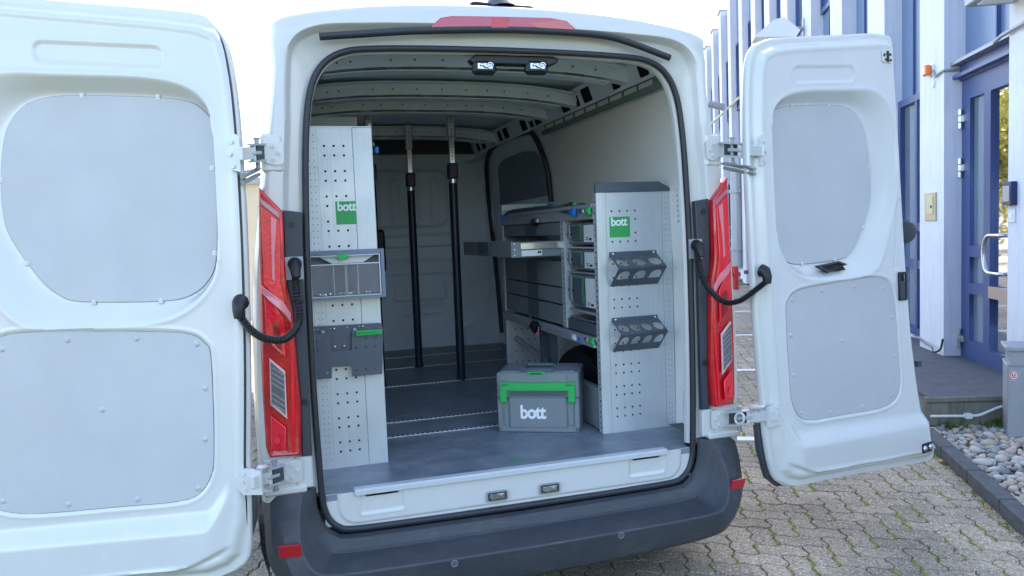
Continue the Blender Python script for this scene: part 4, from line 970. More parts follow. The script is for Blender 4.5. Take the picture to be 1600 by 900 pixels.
# bottle holders on the right rack's end panel
def bottle_holder(off_px, n, label, up, dn):
    t = thing('bottle_holder', label, 'bottle holder', (.73,.39,1.27 if n == 3 else .96), 'charcoal bottle holders on the right rack end')
    (xa, za), (xb, _) = pxr(off_px[:2], .40); (xc, zc), (xd, zd) = pxr(off_px[2:4], .30); (xe, ze), (xf_, _) = pxr(off_px[4:6], .40)
    xa, xb = xa, xb; x0, x1 = xa, xb+.012
    # mounting strip
    mb = MB(); mb.box((x0,za-.018,.001),(x1,za,.004), rearY(.403)); mt = mb.build('mounting_strip', ANTH, t)
    mb = MB()
    for xx in (x0+.020, x1-.014): mb.dome((xx,.399,za-.010), (0,-1,0), .0075, .005, 10, 3)
    mb.build('bolt', STEEL, mt, smooth=50)
    # sloping top sheet with round holes, from the strip down to the front edge
    p0 = np.array([x0,.399,za-.018]); p1 = np.array([x0+.0,.300,zc]); L_ = np.linalg.norm(p1-p0); v = (p1-p0)/L_; nrm = np.cross((1,0,0), v); nrm = nrm if nrm[2] > 0 else -nrm
    ft_ = Fr(p0, (1,0,0), v, nrm); W_ = x1-x0; sp = W_/n
    plate('top_sheet', ft_, [(0,0),(W_,0),(W_,L_),(0,L_)], [ell(sp*(k+.5)+.002, L_*.56, sp*.40, L_*.30, 18) for k in range(n)], .003, ANTH, t)
    p2 = np.array([x0,.399,ze]); L2 = np.linalg.norm(p2-p1); v2 = (p2-p1)/L2; n2 = np.cross((1,0,0), v2); n2 = n2 if n2[1] < 0 else -n2
    ff = Fr(p1, (1,0,0), v2, n2)
    def arch(k):
        c = sp*(k+.5)+.002; w2 = sp*.36; pts = [(c-w2, L2*.62), (c+w2, L2*.62)]
        for i in range(9):
            a = math.pi*i/8; pts.append((c+w2*math.cos(a), L2*.40-L2*.26*math.sin(a)))
        return pts
    plate('front_sheet', ff, [(0,0),(W_,0),(W_,L2),(0,L2)], [arch(k) for k in range(n)], .003, ANTH, t)
bottle_holder([(952,394),(1022,392),(967,420),(1040,414),(954,447),(1025,443)], 3, 'upper charcoal bottle holder with three openings on the right rack end', 0, 0)
bottle_holder([(956,497),(1024,493),(971,523),(1043,517),(957,549),(1028,542)], 4, 'lower charcoal bottle holder with four openings on the right rack end', 0, 0)

# load straps and small hanging gear
def strap(pts, label, pieces, cat='strap'):
    t = thing('ratchet_strap', label, cat, tuple(pts[0]), 'lashing straps left on the racks')
    if len(pts) > 1:
        mb = MB(); mb.sweep(catmull(pts, 4), .010, 6, .25); mb.build('webbing', mat('dark_webbing',(.05,.07,.10),.8), t)
    for (q, m, nm, sx_) in pieces:
        mb = MB(); q = np.array(q); mb.box(q-np.array([.008,.020,.014])*sx_, q+np.array([.008,.020,.014])*sx_, bev=.003); mb.box(q-np.array([.012,.012,.004])*sx_, q+np.array([.0,.012,.004])*sx_, bev=.001); mb.build(nm, m, t)
A = lambda u, X=.525: atX(u, X)
strap([A((787,338)),A((800,330),.53),A((850,325),.53),A((880,330),.53),A((893,332),.52)], 'dark strap with a blue buckle slung over the rack top edge by the middle upright', [(A((787,341),.52),BLUE,'blue_buckle',1.2),(A((895,332),.51),BLUE,'blue_buckle',1.3)])
strap([A((905,330)),A((925,328))], 'short strap with a bright green ratchet next to the charcoal cap', [(A((919,330),.52),GREEN,'green_ratchet',1.2),(A((897,319),.54),GREEN,'green_clip',.7),(A((911,330),.52),STEEL,'steel_hook',.8)])
strap([A((905,531)),A((930,532))], 'strap with white, blue and green fittings under the lower edge of the right rack', [(A((898,527),.52),PAPER,'white_tag',1.1),(A((906,530),.52),BLUE,'blue_buckle',.8),(A((925,533),.52),GREEN,'green_ratchet',1.1),(A((917,531),.52),STEEL,'steel_hook',.9)])
strap([(-.497,.60,1.97)], 'blue and green strap buckle poking out behind the tall left rack', [(atY((588,235),.60),BLUE,'blue_buckle',1.1),(atY((583,226),.62),GREEN,'green_tag',.7)])
t = thing('clamp_lamp', 'small clamp lamp with pink ring hanging under the right rack beam', 'lamp', tuple(A((833,505))))
q = A((838,510),.50); mb = MB(); mb.cyl(q+np.array([-.01,.02,.01]), q+np.array([.0,-.02,-.02]), .030, 14); mb.build('lamp_head', BLACK, t)
mb = MB(); mb.sweep([q+np.array([-.0,-.022,-.021])+.028*np.array([0.2*math.sin(a),.9*math.cos(a)*.6,math.sin(a)]) for a in np.linspace(0,6.28,16)], .004, 6); mb.build('pink_ring', mat('pink_ring',(.65,.18,.35),.4), t)
mb = MB(); mb.sweep([q+np.array([0,.03,.02]), q+np.array([0,.08,.03]), q+np.array([.0,.11,.045])], .008, 8); mb.box(q+np.array([-.02,.02,.0]), q+np.array([.0,.06,.03]),bev=.004); mb.build('clamp', STEEL, t)
t = thing('strap_ratchet', 'small black and steel ratchet knob under the top tray of the right rack', 'ratchet', tuple(A((835,346))))
q = A((835,347),.515); mb = MB(); mb.cyl(q+np.array([.02,0,0]), q-np.array([.015,0,0]), .020, 12); mb.build('knob', BLACK, t); mb = MB(); mb.cyl(q+np.array([0,-.06,.006]), q+np.array([0,.07,.010]), .010, 8); mb.build('spindle', STEEL, t)

# toolbox
a = atZ((779,675), zf); b_ = atZ((906,676.5), zf); a[2] = b_[2] = zf+.001
ex = (b_-a); Wt = np.linalg.norm(ex); ex /= Wt; ey = np.array([-ex[1], ex[0], 0]); Dt = .27
ft = Fr(a, ex, (0,0,1), -ey)
Ht = atY((777,581), a[1])[2]-a[2]
tb = thing('tool_case', 'grey carrying case with green front handle and white lettering on the van floor', 'tool case', tuple(a))
mb = MB(); mb.box((0,0.0,-Dt),(Wt,Ht*.56,-.008), ft, .008)
mb.box((0,.002,-.016),(.024,Ht*.56,.0), ft, .004); mb.box((Wt-.024,.002,-.016),(Wt,Ht*.56,.0), ft, .004); mb.box((.0,.0,-.016),(Wt,.026,.0), ft, .004)
mb.box((.060,.022,-.014),(Wt-.060,Ht*.575,.003), ft, .004)
for s0,s1 in ((.030,.056),(Wt-.056,Wt-.030)): mb.box((s0,.034,-.014),(s1,Ht*.40,-.003), ft, .003)
mb.build('lower_shell', CASE, tb)
mb = MB(); mb.box((-.001,Ht*.565,-Dt-.001),(Wt+.001,Ht*.985,.0), ft, .007)
for s0,s1 in ((.014,.058),(Wt-.058,Wt-.014)): mb.box((s0,Ht*.84,-.02),(s1,Ht*.95,.004), ft, .005)
mb.box((.02,Ht*.975,-Dt+.02),(.12,Ht*1.0,-.02), ft, .004); mb.box((Wt-.12,Ht*.975,-Dt+.02),(Wt-.02,Ht*1.0,-.02), ft, .004); mb.box((.14,Ht*.97,-Dt+.02),(Wt-.14,Ht*.995,-.06), ft, .004)
mb.build('lid', CASE, tb)
mb = MB(); mb.box((.016,Ht*.69,-.006),(Wt-.016,Ht*.83,.016), ft, .004); mb.box((.016,Ht*.50,-.006),(.052,Ht*.71,.016), ft, .004); mb.box((Wt-.052,Ht*.50,-.006),(Wt-.016,Ht*.71,.016), ft, .004); gh = mb.build('front_handle', GREEN, tb)
mb = MB()
for s0 in (.026, Wt-.060): mb.box((s0,Ht*.785,.0162),(s0+.034,Ht*.800,.0172), ft)
mb.build('handle_slot', TRIM, gh)
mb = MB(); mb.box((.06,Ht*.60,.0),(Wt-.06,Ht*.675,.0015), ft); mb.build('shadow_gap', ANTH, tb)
mb = MB(); mb.sweep([ft(p) for p in ((.12,Ht*.975,-Dt*.55),(.14,Ht*1.04,-Dt*.5),(Wt-.14,Ht*1.04,-Dt*.5),(Wt-.12,Ht*.975,-Dt*.55))], .009, 8); mb.build('top_handle', ANTH, tb)
mb = MB(); mb.box((Wt*.38,Ht*.95,-.008),(Wt*.60,Ht*1.005,.004), ft, .003); lt = mb.build('lid_latch', GREEN, tb); mb = MB(); mb.box((Wt*.42,Ht*.965,.0042),(Wt*.56,Ht*.985,.0052), ft); mb.build('latch_slot', TRIM, lt)
mb = MB(); mb.box((.045,Ht*.986,-Dt+.05),(.10,Ht*.989,-.06), ft); mb.build('lid_label', PAPER, tb)
o = text('bott', 'case_lettering', ft, Wt*.285, Ht*.235, .092, WPRINT, tb, thick=.001, bold=.0030, c0=.0028, sx=.86)

# telescopic load poles
def pole(x, y, zc, label, ztop=2.40, zsteel=2.372):
    t = thing('load_pole', label, 'pole', (x, y, zf), 'telescopic load securing poles')
    mb = MB(); mb.cyl((x,y,zf+.005),(x,y,zc),.0285,20); mb.cyl((x,y,zf+.001),(x,y,zf+.012),.036,20); mb.build('tube', POLE, t, smooth=40)
    mb = MB(); mb.cyl((x,y,zc-.008),(x,y,zc+.018),.0292,20); mb.build('clamp_ring', STEEL, t, smooth=40)
    mb = MB(); mb.box((x-.034,y-.034,zc+.018),(x+.034,y+.034,zc+.125),bev=.010); cl = mb.build('clamp_block', NAVY, t)
    mb = MB(); mb.dome((x-.004,y-.034,zc+.065),(0,-1,0),.012,.007,12,3); mb.build('red_button', mat('red_button',(.55,.01,.02),.4), cl)
    mb = MB(); mb.box((x-.019,y-.019,zc+.12),(x+.019,y+.019,zsteel-.16),bev=.004); mb.box((x-.026,y-.026,zsteel-.17),(x+.026,y+.026,zsteel),bev=.005); s_ = mb.build('steel_tube', STEEL, t)
    mb = MB(); z = zc+.15
    while z < zsteel-.02: mb.cyl((x-.002,y-.0265,z),(x-.002,y-.0272,z),.0035,6); z += .02
    mb.build('locking_hole', VOID, s_, kind='stuff')
    mb = MB(); mb.cyl((x,y,zsteel),(x,y,2.40),.006,8); mb.box((x-.03,y-.012,zsteel-.002),(x+.03,y+.012,zsteel+.006)); mb.build('top_rod', GREYP, t)
pole(.057, 2.774, 1.90, 'black and steel load pole nearer the bulkhead, left of the other in the aisle')
pole(.232, 2.11, 1.905, 'black and steel load pole with red button, the taller looking one in mid floor')
q = atY((576,200), 2.11); pole(q[0], 2.11, 1.905, 'load pole almost hidden behind the tall left rack')

# ================================================================== BUILDING ON THE RIGHT
BA = math.radians(26); BF = np.array([math.sin(BA), math.cos(BA), 0]); BN = np.array([-BF[1], BF[0], 0]); BO = np.array([5.152, 2.663, 0])
BFr = Fr(BO, BF, (0,0,1), BN)              # a = distance along the wall, b = height, c = out of the wall
def atB(u, n):
    r = ray(u); t = (n-(CAM-BO)@BN)/(r@BN); X = CAM+t*r; return (X-BO)@BF, X[2]
bld = thing('office_building', 'pale building with piers tinted darker on their shaded returns and blue window bays on the right', 'building', tuple(BO))
H = 8.05; zl = .25
mb = MB(); mb.box((-6,.0,-9),(26.5,H-.1,-.30), BFr); mb.build('core_wall', WALLW, bld)
mb = MB(); mb.box((-6.05,H-.10,-9.05),(26.6,H+.02,-.0), BFr); mb.build('roof', GREYP, bld)
corners = [-1.95, -.10, 1.58, 3.35, 5.15, 7.0, 8.82, 10.65, 12.75, 15.1, 17.4, 19.7, 22.1, 24.4]
widths = [.62, .60] + [.62]*12
for i, (c, w_) in enumerate(zip(corners, widths)):
    mb = MB(); q = [(c,.0),(c+w_,.0),(c+w_,.18),(c+.05,.18),(c-.0,.13)]
    vs = [BFr((a_, 0.0 if i > 1 else zl-.02, n_)) for a_, n_ in [(c,-.30),(c+w_,-.30),(c+w_,.17),(c,.17)]]+[BFr((a_, H+.12, n_)) for a_, n_ in [(c,-.30),(c+w_,-.30),(c+w_,.17),(c,.17)]]
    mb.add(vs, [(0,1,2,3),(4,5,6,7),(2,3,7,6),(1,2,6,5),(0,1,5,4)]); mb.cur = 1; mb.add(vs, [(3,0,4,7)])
    p_ = mb.build('wall_pier', [WALLW, WALL_SHADE], bld)
    mb = MB(); mb.box((c-.03,H+.12,-.30),(c+w_+.03,H+.16,.22), BFr); mb.build('coping', GREYP, p_)
# bays
def frame_rect(name, s0, s1, z0, z1, n0, n1, wd, m, parent):
    return plate(name, BFr, [(s0,z0),(s1,z0),(s1,z1),(s0,z1)], [[(s0+wd,z0+wd),(s1-wd,z0+wd),(s1-wd,z1-wd),(s0+wd,z1-wd)]], n1-n0, m, parent, c0=n0)
for i in range(1, 13):
    s0, s1 = corners[i]+widths[i], corners[i+1]
    if s1-s0 < .3: continue
    mb = MB(); mb.box((s0,0,-.12),(s1,.28,.02), BFr); mb.build('plinth_panel', WALLW, bld)
    for (z0, z1, nm) in ((.29,2.84,'window'),(4.75,6.6,'window')):
        fo = frame_rect(nm, s0+.004, s1-.004, z0, z1, -.06, .03, .07, FRAMEB, bld)
        for (a_, b_, c_, d_) in ((s0+.074,(s0+s1)/2-.03,z0+.07,z1-.07),((s0+s1)/2+.03,s1-.074,z0+.07,z1-.07)):
            mb = MB(); mb.box((a_-.003,c_-.003,-.03),(b_+.003,d_+.003,-.02), BFr); mb.build('pane', GLASS, fo)
        mb = MB(); mb.box(((s0+s1)/2-.032,z0+.072,-.05),((s0+s1)/2+.032,z1-.072,.025), BFr); mb.build('mullion', FRAMEB, fo)
        if z0 < 1:
            for zt in (1.0, 1.40): mb = MB(); mb.box((s0+.075,zt,-.045),(s1-.075,zt+.09,.02), BFr); mb.build('transom', FRAMEB, fo)
    for (z0, z1) in ((2.85,4.74),(6.61,H-.12)):
        xm = s0+(s1-s0)*.62
        mb = MB(); mb.box((s0,z0,-.08),(xm-.012,z1,-.01), BFr); mb.box((s0,z0,-.01),(s0+.06,z1,.01), BFr); mb.build('cladding_panel', PANELB, bld)
        mb = MB(); mb.box((xm+.012,z0,-.08),(s1,z1,-.015), BFr); mb.build('cladding_panel', PANELB, bld)
        mb = MB(); mb.box((xm-.012,z0,-.07),(xm+.012,z1,.012), BFr); mb.build('cladding_joint', FRAMEB, bld)
# entrance door between the first two piers
ds0, ds1 = -1.33, -.10
dz1 = 2.76
door = MB(); 
xs = [atB((1519,300),0)[0], atB((1541,300),0)[0], atB((1551,300),0)[0]]
sl, sm_, sr = -.10-.10, -.56, -.66
sl = xs[0]; sm_ = xs[1]; sr = xs[2]; send = ds0+.02
zz1 = [atB((1530,y),0)[1] for y in (384,402,444,461,536)]
zr1 = [atB((1563,y),0)[1] for y in (449,468,553)]
holesd = []
def rc(s0,s1,z0,z1): a_, b_ = sorted((s0,s1)); return [(a_,z0),(b_,z0),(b_,z1),(a_,z1)]
pan = [(sl,sm_,zz1[0],2.58),(sl,sm_,zz1[2],zz1[1]),(sl,sm_,zz1[4],zz1[3]),(sr,send+.03,zr1[0],2.58),(sr,send+.03,zr1[2],zr1[1])]
df = plate('entrance_door', BFr, [(send-.02,zl),(ds1-.002,zl),(ds1-.002,dz1),(send-.02,dz1)], [rc(*p) for p in pan], .07, FRAMEB, bld, c0=-.05)
for ip, p in enumerate(pan):
    a_, b_ = sorted(p[:2]); mb = MB(); mb.box((a_-.003,p[2]-.003,-.025),(b_+.003,p[3]+.003,-.015), BFr); mb.build('pane', GLASSM if ip > 2 else GLASS, df)
mb = MB(); mb.box((sr-.0,zr1[1],.021),(send,zr1[0],.032), BFr); mb.build('push_rail', mat('bronze_rail',(.45,.36,.33),.35,metal=.5), df)
mb = MB(); zt_, zb_ = atB((1560,368),.08)[1], atB((1560,428),.08)[1]; sh = atB((1546,400),.05)[0]
pts = [(sh-.30,zt_,.03),(sh-.30,zt_,.09),(sh-.20,zt_,.10),(sh-.07,zt_-.01,.10),(sh-.01,zt_-.10,.10),(sh-.01,zb_+.10,.10),(sh-.07,zb_+.01,.10),(sh-.20,zb_,.10),(sh-.30,zb_,.09),(sh-.30,zb_,.03)]
mb.sweep([BFr(p) for p in catmull(pts,4)], .017, 10); mb.build('pull_handle', CHROME, df, smooth=60)
for zc in (2.42, 1.98, .42):
    zc = zc; mb = MB(); 
    for k in (-.06,0,.06): mb.cyl(BFr((ds1-.03,zc+k-.025,.045)), BFr((ds1-.03,zc+k+.025,.045)), .020, 10)
    mb.box((ds1-.10,zc-.03,.020),(ds1-.03,zc+.03,.040), BFr); mb.build('door_hinge', STEEL, df)
mb = MB(); mb.box((ds0,dz1,-.05),(ds1-.002,dz1+.14,.04), BFr); mb.box((ds0-.05,dz1+.02,.04),(ds1+.06,dz1+.05,.10), BFr); mb.build('door_header', FRAMEB, bld)
mb = MB(); mb.box((ds0,dz1+.14,-.05),(ds1-.002,dz1+.17,.12), BFr); mb.build('drip_flashing', GREYP, bld)
xm = atB((1560,40),0)[0]
mb = MB(); mb.box((xm+.012,dz1+.17,-.08),(ds1,H-.1,-.01), BFr); mb.build('cladding_panel', PANELB, bld)
mb = MB(); mb.box((ds0,dz1+.17,-.08),(xm-.012,H-.1,-.015), BFr); mb.build('cladding_panel', PANELB, bld)
mb = MB(); mb.box((xm-.012,dz1+.17,-.07),(xm+.012,H-.1,.02), BFr); mb.build('cladding_joint', FRAMEB, bld)
mb = MB(); mb.box((ds0,zl-.2,-.30),(ds1+.7,zl,.02), BFr); mb.build('door_threshold', CONC, bld)
# fittings on the piers
s_, z_ = atB((1457,110), .17)
t = thing('warning_beacon', 'orange beacon lamp fixed on the pale pier beside the entrance', 'beacon lamp', tuple(BFr((s_,z_,.17))))
mb = MB(); mb.box((s_-.05,z_-.055,.171),(s_+.05,z_+.055,.19), BFr, .005); mb.build('base', PAPER, t)
mb = MB(); mb.box((s_-.045,z_-.05,.19),(s_+.045,z_+.05,.25), BFr, .015); mb.build('orange_lens', ORANGE, t)
mb = MB(); s2, z2 = atB((1459,130),.17); mb.cyl(BFr((s2,z2,.171)), BFr((s2,z2,.185)), .045, 16); tag(mb.build('wall_disc', PAPER), 'small white round disc on the pier below the orange beacon', 'disc')
mb = MB(); s3, z3 = atB((1480,87),.18); s4, z4 = -.10, atB((1510,99),.1)[1]
mb.sweep([BFr(p) for p in ((s_-.05,z_-.01,.185),(s_-.12,z4-.02,.185),(-.08,z4,.185),(-.105,z4,.18),(-.112,z4,.06))], .012, 8); tag(mb.build('wall_conduit', GREYP), 'thin grey conduit running from the orange beacon to the door header', 'conduit')
s0,z0 = atB((1447,345),.17); s1,z1 = atB((1464,300),.17)
t = thing('key_box', 'beige metal key box set in the pier left of the entrance door', 'key box', tuple(BFr((s0,z0,.17)))); a_, b_ = sorted((s0,s1))
mb = MB(); mb.box((a_,z0,.171),(b_,z1,.185), BFr, .003); kb = mb.build('cover_plate', BRASS, t)
mb = MB(); mb.box((a_+.05,z0+.06,.185),(b_-.05,z1-.03,.190), BFr, .002); hd = mb.build('flap', mat('flap_cream',(.55,.50,.34),.4,metal=.2), kb); mb = MB(); mb.cyl(BFr((a_+.09,(z0+z1)/2,.190)), BFr((a_+.09,(z0+z1)/2,.196)), .014, 10); mb.build('lock', BLACK, hd)
s0,z0 = atB((1577,348),.17); s1,z1 = atB((1588,283),.17); a_, b_ = sorted((s0,s1)); zm_ = z0+(z1-z0)*.36
t = thing('door_intercom', 'dark framed intercom with white plate on the pier right of the entrance', 'intercom', tuple(BFr((s0,z0,.17))))
mb = MB(); mb.box((a_-.02,zm_+.02,.171),(b_+.02,z1,.215), BFr, .004); ic = mb.build('speaker_unit', NAVY, t); mb = MB(); mb.box((a_+.0,zm_+.05,.215),(b_-.0,z1-.03,.220), BFr); mb.build('glass_face', GREYP, ic)
mb = MB(); mb.box((a_-.0,z0,.171),(b_,zm_-.01,.182), BFr, .004); sw = mb.build('switch_plate', PAPER, t); mb = MB(); mb.box((a_+.025,z0+.03,.182),(b_-.025,zm_-.04,.187), BFr, .002); mb.build('rocker', WPRINT, sw)
# ledge line and canopy lamp on the near pier
s0, z0 = atB((1572,55),.17)
mb = MB(); mb.sweep([BFr((s0+.12,z0-.02,.20)), BFr((s0,z0+.0,.20)), BFr((s0-1.0,z0+.02,.20))], .016, 8); tag(mb.build('wall_conduit', GREYP), 'grey conduit crossing the pier at the upper right corner of the photo', 'conduit')
s0, z0 = atB((1568,5),.25)
t = thing('canopy_lamp', 'pale canopy lamp housing at the top right corner above the intercom pier', 'lamp', tuple(BFr((s0,z0,.2))))
mb = MB(); mb.box((s0-.9,z0,.171),(s0+.05,z0+.10,.50), BFr, .01); mb.build('housing', GREYP, t); mb = MB(); mb.box((s0-.8,z0-.012,.22),(s0-.05,z0-.001,.45), BFr); mb.build('diffuser', PAPER, t)
# wedge floodlight on a bracket
pb = atB((1256,45),.17)
t = thing('wall_floodlight', 'white wedge floodlight on a bracket above the right rear door', 'floodlight', tuple(BFr((pb[0],pb[1],.17))))
# end point of the bracket arm along BN so that it reaches the pixel of the lamp
def n_at(u, s):            # out-distance on the vertical plane a = s
    r = ray(u); t_ = (s-(CAM-BO)@BF)/(r@BF); X = CAM+t_*r; return (X-BO)@BN, X[2]
n1, zz_1 = n_at((1236,44), pb[0]); n2, zz_2 = n_at((1208,50), pb[0]); n3, zz_3 = n_at((1178,60), pb[0])
mb = MB(); mb.box((pb[0]-.05,pb[1]-.16,.171),(pb[0]+.05,pb[1]+.16,.19), BFr); mb.cyl(BFr((pb[0],pb[1],.18)), BFr((pb[0],zz_1,n1)), .035, 8); mb.build('bracket', GREYP, t)
mb = MB(); ff = Fr(BFr((pb[0]-.22,0,0)), BN, (0,0,1), BF)
P_ = [n_at(u, pb[0]) for u in ((1246,52),(1222,32),(1206,36),(1180,58),(1177,63),(1240,62))]
mb.prism(P_, 0, .44, ff); mb.build('lamp_head', PAPER, t)
# rod and stub in the far gap
t = thing('flag_rod', 'thin pale rod slanting from the far facade between van and right door', 'rod', tuple(BFr((14,5,.2))))
ns, zs_ = n_at((1168,140), 15.0); ne, ze_ = n_at((1112,193), 15.0)
mb = MB(); mb.cyl(BFr((15,zs_,ns)), BFr((15,ze_,ne)), .035, 8); mb.build('rod', mat('straw_rod',(.75,.68,.42),.5), t)
ns, zs_ = n_at((1132,168), 15.0); ne, ze_ = n_at((1106,162), 15.0); mb = MB(); mb.cyl(BFr((15,zs_,ns)), BFr((15,ze_,ne)), .10, 10); mb.build('end_stub', GREYP, t)
# downpipe
s0 = atB((1151,350),.30)[0]; mb = MB(); zt_ = atB((1151,262),.30)[1]; zb_ = atB((1151,415),.3)[1]
mb.cyl(BFr((s0,max(zb_,.05)-.0,.30)), BFr((s0,zt_,.30)), .14, 12)
for z in (zt_, zt_-.6, .9): mb.cyl(BFr((s0,z-.04,.30)), BFr((s0,z+.04,.30)), .19, 12)
dp = mb.build('downpipe', GREYP, None); tag(dp, 'grey downpipe on the far facade seen past the right tail lamp', 'downpipe')
q = np.array([6.3,11.4,0]); q = atZ((1149,452),.0)
t = thing('fire_hydrant', 'small red standpipe at the foot of the far facade beside the downpipe', 'standpipe', tuple(q))
mb = MB(); mb.cyl(q, q+np.array([0,0,.55]), .08, 10); mb.cyl(q+np.array([-.12,0,.35]), q+np.array([.12,0,.35]), .06, 8); mb.build('body', mat('red_paint',(.5,.02,.02),.4), t)
q = atZ((1184,462),.0); mb = MB(); mb.cyl(q, q+np.array([0,0,.62]), .075, 12); t = thing('bollard', 'cream bollard standing beyond the cable loop of the right door', 'bollard', tuple(q)); mb.build('post', CREAM, t); mb = MB(); mb.box(q+np.array([-.30,-.05,.48]), q+np.array([-.06,.05,.56])); mb.build('cross_arm', TRIM, t)

# ------------------------------------------------------------------ landing, kerb, pebbles, bin post
pd = np.array([.94,-.34,0]); pd /= np.linalg.norm(pd); P0 = np.array([3.521,1.404,0])    # front left corner of the landing
back = BF*3.9
outl = [P0[:2], (P0+pd*1.35)[:2], (P0+pd*1.35+np.array([.9,1.5,0]))[:2], (P0+pd*1.1+BF*4.4)[:2], (P0+BF*4.6-pd*.05)[:2]]
mb = MB(); mb.prism([tuple(p) for p in outl], -.10, zl-.035); land = mb.build('entrance_landing', CONC, None, kind='structure')
mb = MB(); mb.prism([tuple(p) for p in outl], zl-.031, zl); ls = mb.build('landing_surface', MATT, land)
fp = Fr(P0, pd, (0,0,1), np.cross(pd,(0,0,1)))
mb = MB(); mb.box((-.012,-.02,-.02),(1.30,zl-.045,.012), fp, .006); mb.build('front_slab', CONC, land)
mb = MB(); mb.box((-.03,zl-.040,-.03),(1.32,zl-.001,.022), fp, .006); mb.build('edge_slab', CONC, land)
mb = MB(); cpts = [(0.0,.115,.03),(.12,.113,.03),(.27,.11,.03),(.34,.115,.03),(.42,.145,.03),(.52,.178,.03),(.70,.185,.03)]
mb.sweep([fp(p) for p in catmull(cpts,5)], .010, 8); mb.box((.235,.092,.012),(.285,.130,.050), fp, .003); t_ = mb.build('surface_cable', WHITEPL); tag(t_, 'white cable with clip box along the concrete face of the landing', 'cable')
mb = MB(); pts = [BFr(p) for p in ((.62,zl+.10,.19),(.30,zl+.07,.20),(.05,zl+.06,.22),(-.05,zl+.03,.24),(-.10,zl+.06,.20),(-.11,zl+.16,.18))]; mb.sweep(catmull(pts,5), .009, 6); tag(mb.build('loose_cable', BLACK), 'black cable trailing along the foot of the entrance pier', 'cable')
# kerb stones along the pebble bed
ka = atZ((1448,668), .08); kb_ = atZ((1640,836), .08); kd = (kb_-ka); kd[2] = 0; kl = np.linalg.norm(kd); kd /= kl; kn = np.array([-kd[1], kd[0], 0])
kerb = MB(); nk = 5; kroot = None
beds = thing('pebble_border', 'x', 'x', (0,0,0)); bpy.data.objects.remove(beds)
kb_me = None
for i in range(nk):
    L_ = (kl+.5)/nk; fk = Fr(ka+kd*(i*L_)-np.array([0,0,ka[2]]), kd, kn, (0,0,1))
    mb = MB(); mb.box((.003,-.045,-.05),(L_-.003,.045,.082), fk, .008); k_ = mb.build('kerb_stone', KERB, kroot)
    if kroot is None: k_.name = 'kerb'; k_['kind'] = 'structure'; kroot = k_
# bed under the pebbles
bedp = [ka[:2]+kn[:2]*.04, kb_[:2]+kn[:2]*.04, kb_[:2]+kn[:2]*1.6, (P0+pd*1.3)[:2], P0[:2]]
mb = MB(); mb.prism([tuple(p) for p in bedp], -.05, .015); bed = mb.build('pebble_bed', mat('bed_soil',(.07,.065,.055),.95,noise=.3,nscale=30,bump=.5,bscale=60), None, kind='structure')
PEBM = [mat('pebble_grey',(.29,.285,.27),.65,noise=.15,nscale=18,bump=.2,bscale=120), mat('pebble_white',(.48,.45,.40),.6,noise=.12,nscale=18,bump=.2,bscale=120), mat('pebble_tan',(.42,.34,.25),.6,noise=.15,nscale=18,bump=.2,bscale=120), mat('pebble_rose',(.48,.35,.29),.6,noise=.15,nscale=18,bump=.2,bscale=120), mat('pebble_dark',(.17,.18,.19),.6,noise=.2,nscale=18,bump=.2,bscale=120)]
import bmesh
pm = []
for k in range(10):
    bm = bmesh.new(); bmesh.ops.create_icosphere(bm, subdivisions=2, radius=1)
    sx_, sy_, sz_ = random.uniform(.85,1.3), random.uniform(.7,1.0), random.uniform(.42,.65); ph = [random.uniform(0,6) for _ in range(3)]
    for v in bm.verts:
        c = v.co; d = 1+.10*math.sin(2.3*c.x+ph[0])+.08*math.sin(3.1*c.y+ph[1])+.05*math.sin(4*c.z+ph[2]); v.co = Vector((c.x*sx_*d, c.y*sy_*d, c.z*sz_*d))
    me = bpy.data.meshes.new('pebble'); bm.to_mesh(me); bm.free(); me.polygons.foreach_set('use_smooth',[True]*len(me.polygons)); me.materials.append(PEBM[[0,1,2,3,4,0,2,0,2,1][k]]); pm.append(me)
bp_ = np.array([list(p) for p in bedp]); pts = []; tries = 0
while len(pts) < 900 and tries < 90000:
    tries += 1; x = random.uniform(2.4,5.2); y = random.uniform(-.9,1.6); 
    if sdf(np.array([[x,y]]), bp_)[0] > -.012: continue
    r = random.choice((.020,.026,.030,.036,.040,.048)); 
    if any((x-a_)**2+(y-b_)**2 < (.78*(r+r2))**2 for a_,b_,r2,_ in pts): continue
    u_, v_, dd = proj((x,y,.03)); 
    if u_ > 1620 or v_ > 840 or u_ < 1450: continue
    pts.append((x,y,r,dd))
pts.sort(key=lambda p: p[3])
for x, y, r, dd in pts[:295]:
    o = bpy.data.objects.new('pebble', random.choice(pm)); COL.objects.link(o); o.parent = bed
    o.location = (x, y, .015+r*.42); o.scale = (r,r,r); o.rotation_euler = (random.uniform(-.3,.3), random.uniform(-.3,.3), random.uniform(0,6.3))
mb = MB()
for x, y, r, dd in pts[295:]: mb.dome((x,y,.010),(0,0,1),r,r*.8,8,3)
mb.build('far_pebbles', PEBM[2], bed, smooth=60, kind='stuff'); mb = MB()
for k in range(1500):
    x = random.uniform(2.4,5.2); y = random.uniform(-.9,1.6)
    if sdf(np.array([[x,y]]), bp_)[0] > -.01: continue
    r = random.uniform(.008,.016); mb.dome((x,y,.012),(0,0,1),r,r*.8,6,2)
mb.build('small_gravel', PEBM[0], bed, smooth=50, kind='stuff')
